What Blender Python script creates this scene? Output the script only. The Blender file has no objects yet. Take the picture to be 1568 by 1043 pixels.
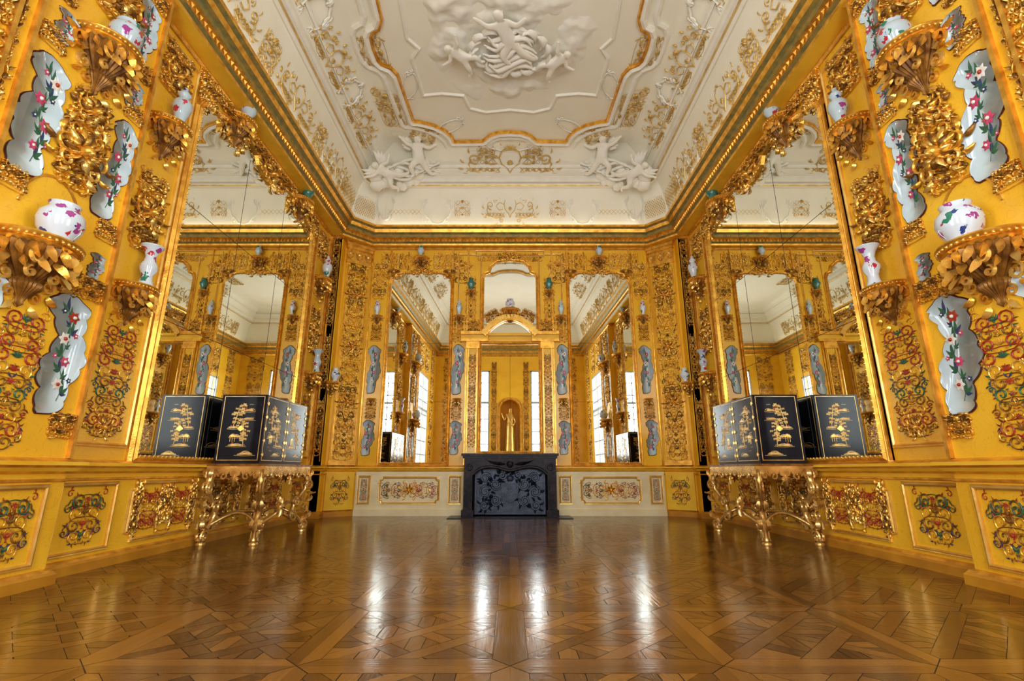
import bpy, math, random
from math import pi, sin, cos, radians, atan2, hypot
from mathutils import Matrix, Vector, noise

S = bpy.context.scene
COL = S.collection
S.view_settings.view_transform = 'Standard'
S.view_settings.look = 'None'
S.view_settings.exposure = 0.28

# ------------------------------------------------------------------ materials
def newmat(name):
    m = bpy.data.materials.new(name); m.use_nodes = True
    nt = m.node_tree
    return m, nt, nt.nodes['Principled BSDF'], nt.nodes, nt.links

def mat(name, c1, c2=None, metal=0.0, rough=0.5, scale=6.0, bump=0.0, bscale=40.0, coat=0.0, spec=0.5, vines=0.0):
    m, nt, b, N, L = newmat(name)
    b.inputs['Metallic'].default_value = metal
    b.inputs['Roughness'].default_value = rough
    b.inputs['Coat Weight'].default_value = coat
    b.inputs['Specular IOR Level'].default_value = spec
    tc = N.new('ShaderNodeTexCoord')
    if c2 is None:
        c2 = tuple(x * 0.85 for x in c1)
    nz = N.new('ShaderNodeTexNoise'); nz.inputs['Scale'].default_value = scale; nz.inputs['Detail'].default_value = 4
    L.new(tc.outputs['Object'], nz.inputs['Vector'])
    r = N.new('ShaderNodeValToRGB')
    r.color_ramp.elements[0].position = 0.35; r.color_ramp.elements[1].position = 0.65
    r.color_ramp.elements[0].color = (*c2, 1); r.color_ramp.elements[1].color = (*c1, 1)
    L.new(nz.outputs['Fac'], r.inputs['Fac']); outc = r.outputs['Color']
    if vines > 0:
        n3 = N.new('ShaderNodeTexNoise'); n3.inputs['Scale'].default_value = 5.5; n3.inputs['Detail'].default_value = 1.5; n3.inputs['Distortion'].default_value = 1.2
        L.new(tc.outputs['Object'], n3.inputs['Vector'])
        mm = N.new('ShaderNodeMath'); mm.operation = 'PINGPONG'; mm.inputs[1].default_value = 0.05
        L.new(n3.outputs['Fac'], mm.inputs[0])
        lt = N.new('ShaderNodeMapRange'); lt.inputs[1].default_value = 0.0; lt.inputs[2].default_value = 0.010; lt.inputs[3].default_value = vines; lt.inputs[4].default_value = 0.0
        L.new(mm.outputs[0], lt.inputs[0])
        mx = N.new('ShaderNodeMix'); mx.data_type = 'RGBA'; mx.inputs[7].default_value = (0.48, 0.19, 0.012, 1)
        L.new(lt.outputs[0], mx.inputs[0]); L.new(outc, mx.inputs[6]); outc = mx.outputs[2]
    L.new(outc, b.inputs['Base Color'])
    if bump > 0:
        n2 = N.new('ShaderNodeTexNoise'); n2.inputs['Scale'].default_value = bscale
        L.new(tc.outputs['Object'], n2.inputs['Vector'])
        bp = N.new('ShaderNodeBump'); bp.inputs['Strength'].default_value = bump; bp.inputs['Distance'].default_value = 0.01
        L.new(n2.outputs['Fac'], bp.inputs['Height']); L.new(bp.outputs['Normal'], b.inputs['Normal'])
    return m

GOLD = mat('gold_leaf', (1.0, 0.56, 0.085), (0.66, 0.31, 0.035), metal=0.7, rough=0.28, scale=9, bump=0.25, bscale=60)
GOLDP = mat('pale_gold', (1.0, 0.70, 0.20), (0.82, 0.47, 0.08), metal=0.65, rough=0.26, scale=7, bump=0.15)
GOLDS = mat('console_gold', (0.97, 0.66, 0.24), (0.62, 0.36, 0.09), metal=0.75, rough=0.26, scale=7, bump=0.15)
GOLDC = mat('ceiling_gilding', (0.80, 0.55, 0.17), (0.60, 0.37, 0.09), metal=0.35, rough=0.4, scale=7)
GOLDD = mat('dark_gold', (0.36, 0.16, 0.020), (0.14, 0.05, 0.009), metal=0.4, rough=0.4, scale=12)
YEL = mat('yellow_lacquer_wall', (0.95, 0.55, 0.032), (0.86, 0.44, 0.018), rough=0.27, scale=1.6, bump=0.05, bscale=12, vines=0.28)
YELP = mat('yellow_panel', (0.95, 0.58, 0.045), (0.86, 0.46, 0.024), rough=0.25, scale=3.0, bump=0.05)
YELB = mat('ochre_baseboard', (0.62, 0.28, 0.02), (0.45, 0.18, 0.012), rough=0.35, scale=3.0)
CREAM = mat('cream_stucco', (0.92, 0.89, 0.74), (0.89, 0.85, 0.68), rough=0.6, scale=2.0, bump=0.06, bscale=20)
STUC = mat('white_stucco', (0.92, 0.90, 0.80), (0.87, 0.83, 0.70), rough=0.5, scale=5.0)
CREAMD = mat('cream_dado', (0.86, 0.74, 0.45), (0.76, 0.62, 0.34), rough=0.4, scale=3.0)
GREENT = mat('patinated_trim', (0.20, 0.19, 0.07), (0.42, 0.28, 0.06), metal=0.3, rough=0.4, scale=10)
RED = mat('red_paint', (0.48, 0.04, 0.012), (0.30, 0.02, 0.01), rough=0.35, scale=20)
GRN = mat('green_paint', (0.03, 0.15, 0.06), (0.02, 0.08, 0.05), rough=0.35, scale=20)
BLU = mat('blue_paint', (0.03, 0.06, 0.16), (0.02, 0.03, 0.09), rough=0.35, scale=20)
PINK = mat('pink_paint', (0.65, 0.07, 0.16), (0.45, 0.03, 0.10), rough=0.35, scale=30)
WHT = mat('white_paint', (0.85, 0.82, 0.75), (0.75, 0.70, 0.6), rough=0.3, scale=30)
PALE = mat('pale_blue_porcelain', (0.58, 0.68, 0.70), (0.45, 0.57, 0.62), rough=0.16, scale=4.0, coat=0.4)
DKRED = mat('cartouche_edge', (0.16, 0.02, 0.01), rough=0.35)
LACQ = mat('black_lacquer', (0.007, 0.008, 0.014), (0.013, 0.015, 0.024), rough=0.16, scale=4, spec=0.2)
LACG = mat('gold_lacquer_paint', (0.95, 0.66, 0.24), (0.65, 0.38, 0.10), metal=0.35, rough=0.35, scale=15)
IRON = mat('cast_iron', (0.016, 0.022, 0.042), (0.045, 0.06, 0.10), metal=0.3, rough=0.33, scale=8, bump=0.3, bscale=30)
SOOT = mat('soot_black', (0.006, 0.006, 0.008), rough=0.8)
WINW = mat('window_white', (0.40, 0.42, 0.42), rough=0.4)
TEAL = mat('teal_glaze', (0.01, 0.14, 0.12), (0.03, 0.22, 0.17), rough=0.12, scale=20, coat=0.5)
FLDK = mat('floor_gap', (0.012, 0.005, 0.002), rough=0.5)

def marble():
    m, nt, b, N, L = newmat('dark_marble')
    tc = N.new('ShaderNodeTexCoord'); nz = N.new('ShaderNodeTexNoise')
    nz.inputs['Scale'].default_value = 5; nz.inputs['Detail'].default_value = 8; nz.inputs['Distortion'].default_value = 2.5
    L.new(tc.outputs['Object'], nz.inputs['Vector'])
    r = N.new('ShaderNodeValToRGB'); e = r.color_ramp.elements
    e[0].position = 0.45; e[0].color = (0.007, 0.005, 0.008, 1); e[1].position = 0.76; e[1].color = (0.05, 0.032, 0.040, 1)
    L.new(nz.outputs['Fac'], r.inputs['Fac']); L.new(r.outputs['Color'], b.inputs['Base Color'])
    b.inputs['Roughness'].default_value = 0.3; b.inputs['Specular IOR Level'].default_value = 0.16
    return m
MARB = marble()

def mirror():
    m, nt, b, N, L = newmat('mercury_mirror')
    b.inputs['Metallic'].default_value = 1.0
    b.inputs['Base Color'].default_value = (0.88, 0.89, 0.83, 1)
    b.inputs['Roughness'].default_value = 0.01
    return m
MIRR = mirror()

def porcelain(name, seedv, base=(0.78, 0.80, 0.82)):
    m, nt, b, N, L = newmat(name)
    tc = N.new('ShaderNodeTexCoord'); mp = N.new('ShaderNodeMapping'); mp.inputs['Location'].default_value = (seedv, seedv * 2, 0)
    L.new(tc.outputs['Object'], mp.inputs['Vector'])
    v = N.new('ShaderNodeTexVoronoi'); v.inputs['Scale'].default_value = 9
    L.new(mp.outputs['Vector'], v.inputs['Vector'])
    nz = N.new('ShaderNodeTexNoise'); nz.inputs['Scale'].default_value = 24
    L.new(mp.outputs['Vector'], nz.inputs['Vector'])
    ad = N.new('ShaderNodeMath'); ad.operation = 'ADD'
    L.new(v.outputs['Distance'], ad.inputs[0]); L.new(nz.outputs['Fac'], ad.inputs[1])
    lt = N.new('ShaderNodeMath'); lt.operation = 'LESS_THAN'; lt.inputs[1].default_value = 0.82
    L.new(ad.outputs[0], lt.inputs[0])
    sp = N.new('ShaderNodeSeparateColor'); L.new(v.outputs['Color'], sp.inputs[0])
    r = N.new('ShaderNodeValToRGB'); r.color_ramp.interpolation = 'CONSTANT'
    e = r.color_ramp.elements; e[0].color = (0.02, 0.05, 0.22, 1); e[0].position = 0
    e[1].position = 0.35; e[1].color = (0.5, 0.03, 0.05, 1)
    x = e.new(0.55); x.color = (0.02, 0.2, 0.12, 1)
    x = e.new(0.75); x.color = (0.35, 0.05, 0.25, 1)
    L.new(sp.outputs[0], r.inputs['Fac'])
    mx = N.new('ShaderNodeMix'); mx.data_type = 'RGBA'
    mx.inputs[6].default_value = (*base, 1)
    L.new(lt.outputs[0], mx.inputs[0]); L.new(r.outputs['Color'], mx.inputs[7])
    L.new(mx.outputs[2], b.inputs['Base Color'])
    b.inputs['Roughness'].default_value = 0.1; b.inputs['Coat Weight'].default_value = 0.4
    return m
PORC = [porcelain('painted_porcelain_a', 0.0, (0.66, 0.73, 0.79)), porcelain('painted_porcelain_b', 3.3, (0.50, 0.62, 0.68)), porcelain('painted_porcelain_c', 7.7, (0.66, 0.73, 0.79))]

def parquet():
    m, nt, b, N, L = newmat('oak_parquet')
    at = N.new('ShaderNodeVertexColor'); at.layer_name = 'tone'
    sp = N.new('ShaderNodeSeparateColor'); L.new(at.outputs['Color'], sp.inputs[0])
    tc = N.new('ShaderNodeTexCoord')
    m1 = N.new('ShaderNodeMapping'); m1.inputs['Scale'].default_value = (3, 45, 1)
    m2 = N.new('ShaderNodeMapping'); m2.inputs['Scale'].default_value = (45, 3, 1)
    L.new(tc.outputs['Object'], m1.inputs['Vector']); L.new(tc.outputs['Object'], m2.inputs['Vector'])
    mv = N.new('ShaderNodeMix'); mv.data_type = 'VECTOR'
    L.new(sp.outputs[1], mv.inputs[0]); L.new(m1.outputs[0], mv.inputs[4]); L.new(m2.outputs[0], mv.inputs[5])
    nz = N.new('ShaderNodeTexNoise'); nz.inputs['Scale'].default_value = 1.0; nz.inputs['Detail'].default_value = 5
    L.new(mv.outputs[1], nz.inputs['Vector'])
    a = N.new('ShaderNodeMath'); a.operation = 'MULTIPLY_ADD'; a.inputs[1].default_value = 0.45
    L.new(nz.outputs['Fac'], a.inputs[0])
    a2 = N.new('ShaderNodeMath'); a2.operation = 'MULTIPLY'; a2.inputs[1].default_value = 0.6
    L.new(sp.outputs[0], a2.inputs[0]); L.new(a2.outputs[0], a.inputs[2])
    r = N.new('ShaderNodeValToRGB'); e = r.color_ramp.elements
    e[0].position = 0.15; e[0].color = (0.045, 0.015, 0.003, 1); e[1].position = 0.85; e[1].color = (0.20, 0.080, 0.013, 1)
    L.new(a.outputs[0], r.inputs['Fac']); L.new(r.outputs['Color'], b.inputs['Base Color'])
    n2 = N.new('ShaderNodeTexNoise'); n2.inputs['Scale'].default_value = 3.0; n2.inputs['Detail'].default_value = 6
    L.new(tc.outputs['Object'], n2.inputs['Vector'])
    mr = N.new('ShaderNodeMapRange'); mr.inputs[3].default_value = 0.09; mr.inputs[4].default_value = 0.24
    L.new(n2.outputs['Fac'], mr.inputs[0]); L.new(mr.outputs[0], b.inputs['Roughness'])
    bp = N.new('ShaderNodeBump'); bp.inputs['Strength'].default_value = 0.25; bp.inputs['Distance'].default_value = 0.004
    L.new(nz.outputs['Fac'], bp.inputs['Height']); L.new(bp.outputs['Normal'], b.inputs['Normal'])
    b.inputs['Specular IOR Level'].default_value = 0.85
    return m
PARQ = parquet()

# ------------------------------------------------------------------ mesh builder
class MB:
    def __init__(s, mats): s.v = []; s.f = []; s.m = []; s.mats = mats; s.M = Matrix.Identity(4)
    def add(s, vs, fs, m=0, M=None):
        n = len(s.v); T = s.M if M is None else s.M @ M
        s.v += [tuple(T @ Vector(p)) for p in vs]
        s.f += [tuple(i + n for i in f) for f in fs]; s.m += [m] * len(fs)
    def box(s, x0, x1, y0, y1, z0, z1, m=0, M=None):
        vs = [(x0,y0,z0),(x1,y0,z0),(x1,y1,z0),(x0,y1,z0),(x0,y0,z1),(x1,y0,z1),(x1,y1,z1),(x0,y1,z1)]
        s.add(vs, [(0,3,2,1),(4,5,6,7),(0,1,5,4),(1,2,6,5),(2,3,7,6),(3,0,4,7)], m, M)
    def lathe(s, prof, n=20, m=0, M=None, lob=0, amp=0.0, arc=2*pi, sy=1.0):
        vs = []; fs = []; full = arc > 6.2; k = n if full else n + 1
        for r, z in prof:
            for i in range(k):
                a = arc * i / n
                rr = r * (1 + amp * abs(sin(lob * a / 2))) if lob else r
                vs.append((rr * cos(a), rr * sin(a) * sy, z))
        for j in range(len(prof) - 1):
            for i in range(n):
                i2 = (i + 1) % k
                fs.append((j*k+i, j*k+i2, (j+1)*k+i2, (j+1)*k+i))
        s.add(vs, fs, m, M)
    def sweep(s, path, prof, closed=False, m=0, M=None, mf=None):
        P = [Vector((p[0], p[1])) for p in path]; n = len(P); mit = []
        for i in range(n):
            a = P[i] - P[i-1] if (closed or i > 0) else P[1] - P[0]
            b = P[(i+1) % n] - P[i] if (closed or i < n-1) else P[-1] - P[-2]
            a.normalize(); b.normalize()
            n1 = Vector((a.y, -a.x)); n2 = Vector((b.y, -b.x)); d = max(0.25, 1 + n1.dot(n2))
            mit.append((n1 + n2) / d)
        k = len(prof)
        vs = [(P[i].x + mit[i].x*o, P[i].y + mit[i].y*o, z) for i in range(n) for (o, z) in prof]
        allf = []
        for i in range(n if closed else n-1):
            j = (i+1) % n
            allf += [(i*k+q, j*k+q, j*k+q+1, i*k+q+1) for q in range(k-1)]
        s.add(vs, allf, m, M)
        if mf:
            c = len(s.m) - len(allf)
            for q in range(len(allf)): s.m[c+q] = mf[q % (k-1)]
    def frame(s, outl, prof, m=0, M=None):
        X = Matrix(((1,0,0,0),(0,0,1,0),(0,1,0,0),(0,0,0,1)))
        A = sum(outl[i][0]*outl[(i+1)%len(outl)][1] - outl[(i+1)%len(outl)][0]*outl[i][1] for i in range(len(outl)))
        o = outl if A > 0 else outl[::-1]
        s.sweep(o, prof, True, m, (M if M is not None else Matrix.Identity(4)) @ X)
    def plate(s, outl, y0, y1, m=0, M=None):
        n = len(outl)
        vs = [(x, y1, z) for x, z in outl] + [(x, y0, z) for x, z in outl]
        fs = [tuple(range(n))] + [(i, (i+1) % n, n+(i+1) % n, n+i) for i in range(n)]
        s.add(vs, fs, m, M)
    def htube(s, pts, rad, m=0, k=3, h=1.0, y0=0.0, M=None):
        n = len(pts); vs = []
        for i, (x, z) in enumerate(pts):
            a = pts[max(0, i-1)]; b = pts[min(n-1, i+1)]
            dx, dz = b[0]-a[0], b[1]-a[1]; l = hypot(dx, dz) or 1; nx, nz = -dz/l, dx/l
            r = rad[i] if isinstance(rad, list) else rad
            for q in range(k+1):
                t = pi*q/k; vs.append((x + nx*r*cos(t), y0 + r*h*sin(t), z + nz*r*cos(t)))
        k1 = k+1
        s.add(vs, [(i*k1+q, (i+1)*k1+q, (i+1)*k1+q+1, i*k1+q+1) for i in range(n-1) for q in range(k)], m, M)
    def tube(s, pts, rad, sides=8, m=0, M=None):
        P = [Vector(p) for p in pts]; n = len(P); vs = []
        up = Vector((0.13, 0.27, 1)).normalized()
        for i in range(n):
            t = (P[min(n-1, i+1)] - P[max(0, i-1)]).normalized()
            a = up - t*up.dot(t)
            if a.length < 0.05: a = Vector((1, 0, 0)) - t*t.x
            a.normalize(); b = t.cross(a); up = a
            r = rad[i] if isinstance(rad, list) else rad
            for q in range(sides):
                w = 2*pi*q/sides; vs.append(tuple(P[i] + a*r*cos(w) + b*r*sin(w)))
        fs = [(i*sides+q, i*sides+(q+1) % sides, (i+1)*sides+(q+1) % sides, (i+1)*sides+q) for i in range(n-1) for q in range(sides)]
        fs.append(tuple(range(sides))[::-1]); fs.append(tuple((n-1)*sides+q for q in range(sides)))
        s.add(vs, fs, m, M)
    def blob(s, x, y, z, r, m=0, h=1.0, M=None):
        vs = []; 
        for t, rr in ((0, 1), (0.5, 0.86), (0.87, 0.5)):
            for q in range(7):
                a = 2*pi*q/7; vs.append((x + r*rr*cos(a), y + r*h*t, z + r*rr*sin(a)))
        vs.append((x, y + r*h, z)); fs = []
        for j in range(2):
            for q in range(7): fs.append((j*7+q, j*7+(q+1) % 7, (j+1)*7+(q+1) % 7, (j+1)*7+q))
        for q in range(7): fs.append((14+q, 14+(q+1) % 7, 21))
        s.add(vs, fs, m, M)
    def leaf(s, x, z, ang, L, W, m=0, bend=0.6, y0=0.0, lift=0.5, M=None):
        n = 5; vs = []; a = ang; px, pz = x, z
        prof = [0.25, 0.85, 1.0, 0.75, 0.4, 0.05]
        for i in range(n+1):
            w = W*prof[i]*0.5; nx, nz = -sin(a), cos(a); e = y0 + lift*W*sin(pi*i/n*0.9)*0.9
            vs += [(px + nx*w, y0, pz + nz*w), (px, e + 0.3*W*lift, pz), (px - nx*w, y0, pz - nz*w)]
            px += cos(a)*L/n; pz += sin(a)*L/n; a += bend/n*2
        fs = []
        for i in range(n):
            for q in range(2): fs.append((i*3+q, (i+1)*3+q, (i+1)*3+q+1, i*3+q+1))
        s.add(vs, fs, m, M)
    def flower(s, x, z, r, m=0, mc=0, n=6, y0=0.0, lift=0.5):
        for i in range(n): s.leaf(x, z, 2*pi*i/n, r, r*0.75, m, 0.1, y0, lift)
        s.blob(x, y0 + r*0.1, z, r*0.28, mc)
    def mesh(s, name, smooth=True):
        me = bpy.data.meshes.new(name); me.from_pydata(s.v, [], s.f)
        for m in s.mats: me.materials.append(m)
        me.polygons.foreach_set('material_index', s.m)
        if smooth: me.polygons.foreach_set('use_smooth', [True]*len(s.f))
        me.update()
        return me
    def obj(s, name, smooth=False, parent=None, M=None):
        return mk(name, s.mesh(name, smooth), M, parent)

def mk(name, me, M=None, parent=None):
    o = bpy.data.objects.new(name, me); COL.objects.link(o)
    if parent is not None: o.parent = parent
    if M is not None: o.matrix_local = M
    return o
def empty(name, loc=(0,0,0)):
    e = bpy.data.objects.new(name, None); COL.objects.link(e); e.location = loc; return e
def autosm(me, ang=40):
    try: me.set_sharp_from_angle(angle=radians(ang))
    except Exception: pass
    return me

# ------------------------------------------------------------------ room constants
BAYX, NEARX, BY, RY = 4.1, 3.9, 10.9, -0.6
ch = Vector((0.4, -0.5)).normalized()
def SM(side, a, z, o=0.0, tilt=0.0, sc=(1,1,1)):
    """matrix with local +y = out of the wall, local z up"""
    if side == 'L': p, n = (-BAYX+o, a), (1, 0)
    elif side == 'R': p, n = (BAYX-o, a), (-1, 0)
    elif side == 'LN': p, n = (-NEARX+o, a), (1, 0)
    elif side == 'RN': p, n = (NEARX-o, a), (-1, 0)
    elif side == 'LF': p, n = (-3.85+o, a), (1, 0)
    elif side == 'RF': p, n = (3.85-o, a), (-1, 0)
    elif side == 'B': p, n = (a, BY-o), (0, -1)
    elif side == 'REAR': p, n = (a, RY+o), (0, 1)
    elif side == 'CL': p, n = (-3.6+ch.x*o + a*0.78, 10.7+ch.y*o + a*0.625), (ch.x, ch.y)
    elif side == 'CR': p, n = (3.6-ch.x*o - a*0.78, 10.7+ch.y*o + a*0.625), (-ch.x, ch.y)
    ang = atan2(n[1], n[0]) - pi/2
    return Matrix.Translation((p[0], p[1], z)) @ Matrix.Rotation(ang, 4, 'Z') @ Matrix.Rotation(-tilt, 4, 'X') @ Matrix.Diagonal((*sc, 1))

half = [(-3.9, RY), (-3.9, 4.45), (-4.1, 4.45), (-4.1, 10.3), (-3.85, 10.3), (-3.85, 10.5), (-3.35, 10.9)]
PATH = half + [(-x, y) for x, y in half[::-1]]
ZW = 6.6

def wallmesh(name, segs, t=0.18, m=YEL):
    b = MB([m])
    for (x0, y0, x1, y1, z0, z1) in segs:
        d = Vector((x1-x0, y1-y0)).normalized(); n = Vector((-d.y, d.x))*t
        vs = [(x0,y0,z0),(x1,y1,z0),(x1+n.x,y1+n.y,z0),(x0+n.x,y0+n.y,z0)]
        vs += [(p[0],p[1],z1) for p in vs]
        b.add(vs, [(0,3,2,1),(4,5,6,7),(0,1,5,4),(1,2,6,5),(2,3,7,6),(3,0,4,7)])
    return b.obj(name)
WY0, WY1, WZ0, WZ1 = 1.0, 2.85, 1.0, 4.75
def sidesegs(sg):
    s = [(-3.9, RY, -3.9, WY0, 0, ZW), (-3.9, WY0, -3.9, WY1, 0, WZ0), (-3.9, WY0, -3.9, WY1, WZ1, ZW), (-3.9, WY1, -3.9, 4.45, 0, ZW),
         (-3.92, 4.449, -4.1, 4.449, 0, ZW), (-4.1, 4.45, -4.1, 10.31, 0, ZW), (-4.1, 10.3, -3.87, 10.3, 0, ZW), (-3.85, 10.3, -3.85, 10.5, 0, ZW), (-3.85, 10.5, -3.35, 10.9, 0, ZW)]
    if sg > 0: s = [(-x1, y1, -x0, y0, a, b) for (x0, y0, x1, y1, a, b) in s]
    return s
wallmesh('wall_left', sidesegs(-1)); wallmesh('wall_right', sidesegs(1))
wallmesh('wall_back', [(-3.35, 10.9, 3.35, 10.9, 0, ZW)])
RW = [(-2.45, -0.95), (0.95, 2.45)]; RZ0, RZ1 = 1.5, 5.4
NW, NZ0, NZ1 = 0.5, 1.15, 3.6     # statue niche in the rear wall
segs = [(-2.45, RY, -3.9, RY, 0, ZW), (3.9, RY, 2.45, RY, 0, ZW), (-NW, RY, -0.95, RY, 0, ZW), (0.95, RY, NW, RY, 0, ZW)]
segs += [(NW, RY, -NW, RY, 0, NZ0), (NW, RY, -NW, RY, 4.3, ZW)]
for a, b_ in RW: segs += [(b_, RY, a, RY, 0, RZ0), (b_, RY, a, RY, RZ1, ZW)]
wallmesh('wall_rear', segs)

# windows
def window(name, w, h, M):
    b = MB([WINW]); e = 0.06
    b.box(-w/2, -w/2+e, -0.1, 0.02, 0, h); b.box(w/2-e, w/2, -0.1, 0.02, 0, h)
    b.box(-w/2, w/2, -0.1, 0.02, 0, e); b.box(-w/2, w/2, -0.1, 0.02, h-e, h)
    b.box(-0.04, 0.04, -0.09, 0.0, 0, h); b.box(-w/2, w/2, -0.09, 0.0, h*0.62-0.05, h*0.62+0.05)
    nx = 2*max(1, int(w/0.6))
    for i in range(1, nx):
        x = -w/2 + w*i/nx; b.box(x-0.022, x+0.022, -0.07, -0.03, 0, h)
    n = int(h/0.5)
    for i in range(1, n): b.box(-w/2, w/2, -0.07, -0.03, h*i/n-0.022, h*i/n+0.022)
    b.obj(name, M=M)
wn = 1
def arealight(name, loc, rot, sx, sy, P, col):
    l = bpy.data.lights.new(name, 'AREA'); l.shape = 'RECTANGLE'; l.size = sx; l.size_y = sy; l.energy = P; l.color = col
    o = bpy.data.objects.new(name, l); COL.objects.link(o); o.location = loc; o.rotation_euler = rot; return o
WL = 17.0
for (a, b_) in RW:
    window('window_%d' % wn, b_-a, RZ1-RZ0, SM('REAR', (a+b_)/2, RZ0, 0)); wn += 1
    arealight('daylight', ((a+b_)/2, RY-0.35, (RZ0+RZ1)/2), (pi/2, 0, 0), b_-a+0.3, RZ1-RZ0+0.3, WL*pi*(b_-a)*(RZ1-RZ0), (0.86, 0.94, 1.0))
for sg in (-1, 1):  # side windows out of view, added with their lamps to light the walls
    window('window_%d' % wn, WY1-WY0, WZ1-WZ0, SM('LN' if sg < 0 else 'RN', (WY0+WY1)/2, WZ0, 0)); wn += 1
    arealight('daylight', (sg*4.3, (WY0+WY1)/2, (WZ0+WZ1)/2), (0, sg*pi/2, 0), WZ1-WZ0+0.3, WY1-WY0+0.3, WL*0.62*pi*(WY1-WY0)*(WZ1-WZ0), (0.95, 0.97, 1.0))

# ------------------------------------------------------------------ floor
def clip(poly, n, d):
    out = []
    for i in range(len(poly)):
        a, b = poly[i], poly[(i+1) % len(poly)]
        da = a[0]*n[0]+a[1]*n[1]-d; db = b[0]*n[0]+b[1]*n[1]-d
        if da <= 0: out.append(a)
        if (da < 0) != (db < 0) and abs(da-db) > 1e-9:
            t = da/(da-db); out.append((a[0]+(b[0]-a[0])*t, a[1]+(b[1]-a[1])*t))
    return out
def floor():
    vs, fs, tone = [], [], []; T = 1.05; rng = random.Random(4)
    def put(poly, g, cx, cy):
        for nn, dd in (((1, 0), 4.2-cx), ((-1, 0), 4.2+cx), ((0, 1), 11.0-cy), ((0, -1), 0.7+cy)):
            if len(poly) < 3: return
            poly = clip(poly, nn, dd)
        if len(poly) < 3: return
        mx = sum(p[0] for p in poly)/len(poly); my = sum(p[1] for p in poly)/len(poly)
        n = len(vs)
        for p in poly:
            dx, dy = p[0]-mx, p[1]-my; l = hypot(dx, dy) or 1; k = (l-0.0035)/l
            vs.append((cx+mx+dx*k, cy+my+dy*k, 0))
        fs.append(tuple(range(n, n+len(poly)))); tone.append((rng.random(), g, 0, 1))
    H = T/2; F = 0.09; w = 0.05; R2 = 2**0.5
    for i in range(-5, 5):
        for j in range(-1, 12):
            cx, cy = (i+0.5)*T, (j+0.1)*T
            I = H-F
            put([(-H,-H),(H,-H),(I,-I),(-I,-I)], 0, cx, cy); put([(-H,H),(-I,I),(I,I),(H,H)], 0, cx, cy)
            put([(-H,-H),(-I,-I),(-I,I),(-H,H)], 1, cx, cy); put([(H,-H),(H,H),(I,I),(I,-I)], 1, cx, cy)
            sq = [(-I,-I),(I,-I),(I,I),(-I,I)]
            def band(poly, n, a, b): return clip(clip(poly, n, b), (-n[0], -n[1]), -a)
            d1 = (1/R2, -1/R2); d2 = (1/R2, 1/R2)
            q = 0.24
            cells = [(-9, -q-2*w), (-q, -w*0.9), (w*0.9, q), (q+2*w, 9)]
            strips = [(-q-2*w, -q), (-w*0.9, w*0.9), (q, q+2*w)]
            for s_ in strips: put(band(sq, d1, *s_), 0.5, cx, cy)
            for c in cells:
                col = band(sq, d1, *c)
                if len(col) < 3: continue
                for s_ in strips: put(band(col, d2, *s_), 0.5, cx, cy)
                for c2 in cells:
                    ce = band(col, d2, *c2)
                    if len(ce) < 3: continue
                    g = rng.random() < 0.5
                    ax = (1, 0) if g else (0, 1)
                    lo = min(p[0]*ax[0]+p[1]*ax[1] for p in ce); hi = max(p[0]*ax[0]+p[1]*ax[1] for p in ce)
                    k = max(1, round((hi-lo)/0.11))
                    for z in range(k): put(band(ce, ax, lo+(hi-lo)*z/k, lo+(hi-lo)*(z+1)/k), 1 if g else 0, cx, cy)
    nb = len(vs)
    vs.extend([(-4.4,RY-0.2,-0.002),(4.4,RY-0.2,-0.002),(4.4,11.1,-0.002),(-4.4,11.1,-0.002),(-4.4,RY-0.2,-0.1),(4.4,RY-0.2,-0.1),(4.4,11.1,-0.1),(-4.4,11.1,-0.1)])
    fs.extend([(nb,nb+1,nb+2,nb+3),(nb+4,nb+7,nb+6,nb+5)]); tone.extend([(0,0,0,1)]*2)
    me = bpy.data.meshes.new('floor')
    me.from_pydata(vs, [], fs)
    ca = me.color_attributes.new('tone', 'FLOAT_COLOR', 'CORNER')
    for i, p in enumerate(me.polygons):
        for l in p.loop_indices: ca.data[l].color = tone[i]
        if i >= len(fs)-2: p.material_index = 1
    me.materials.append(PARQ); me.materials.append(FLDK)
    mk('floor', me)
floor()

# ------------------------------------------------------------------ ceiling
CP = [(-3.7, -0.4), (-3.7, 10.2), (-3.25, 10.65), (3.25, 10.65), (3.7, 10.2), (3.7, -0.4)]
CZ = 8.15
b = MB([CREAM])
prof = [(-0.6, 6.52), (0, 6.52), (0.01, 6.7), (0.05, 6.95), (0.12, 7.2), (0.22, 7.42), (0.32, 7.55), (0.42, 7.64), (0.52, 7.8), (0.66, 7.96), (0.82, 8.08), (1.0, 8.14), (1.1, CZ)]
b.sweep(CP, prof, True)
ins = 1.08
b.box(-3.7+ins-0.1, 3.7-ins+0.1, -0.4+ins-0.1, 10.65-ins+0.1, CZ-0.005, CZ+0.1)
ce = b.obj('ceiling', smooth=True); autosm(ce.data, 30)
b = MB([STUC, GOLDC])
b.sweep(CP, [(0.29, 7.52), (0.30, 7.46), (0.36, 7.46), (0.37, 7.52), (0.43, 7.54), (0.45, 7.60), (0.45, 7.68)], True)
b.sweep(CP, [(0.372, 7.47), (0.385, 7.452), (0.40, 7.48)], True, m=1)
b.sweep(CP, [(0.56, 7.83), (0.575, 7.815), (0.60, 7.84), (0.61, 7.87)], True, m=0)
b.obj('trim_1')

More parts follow.
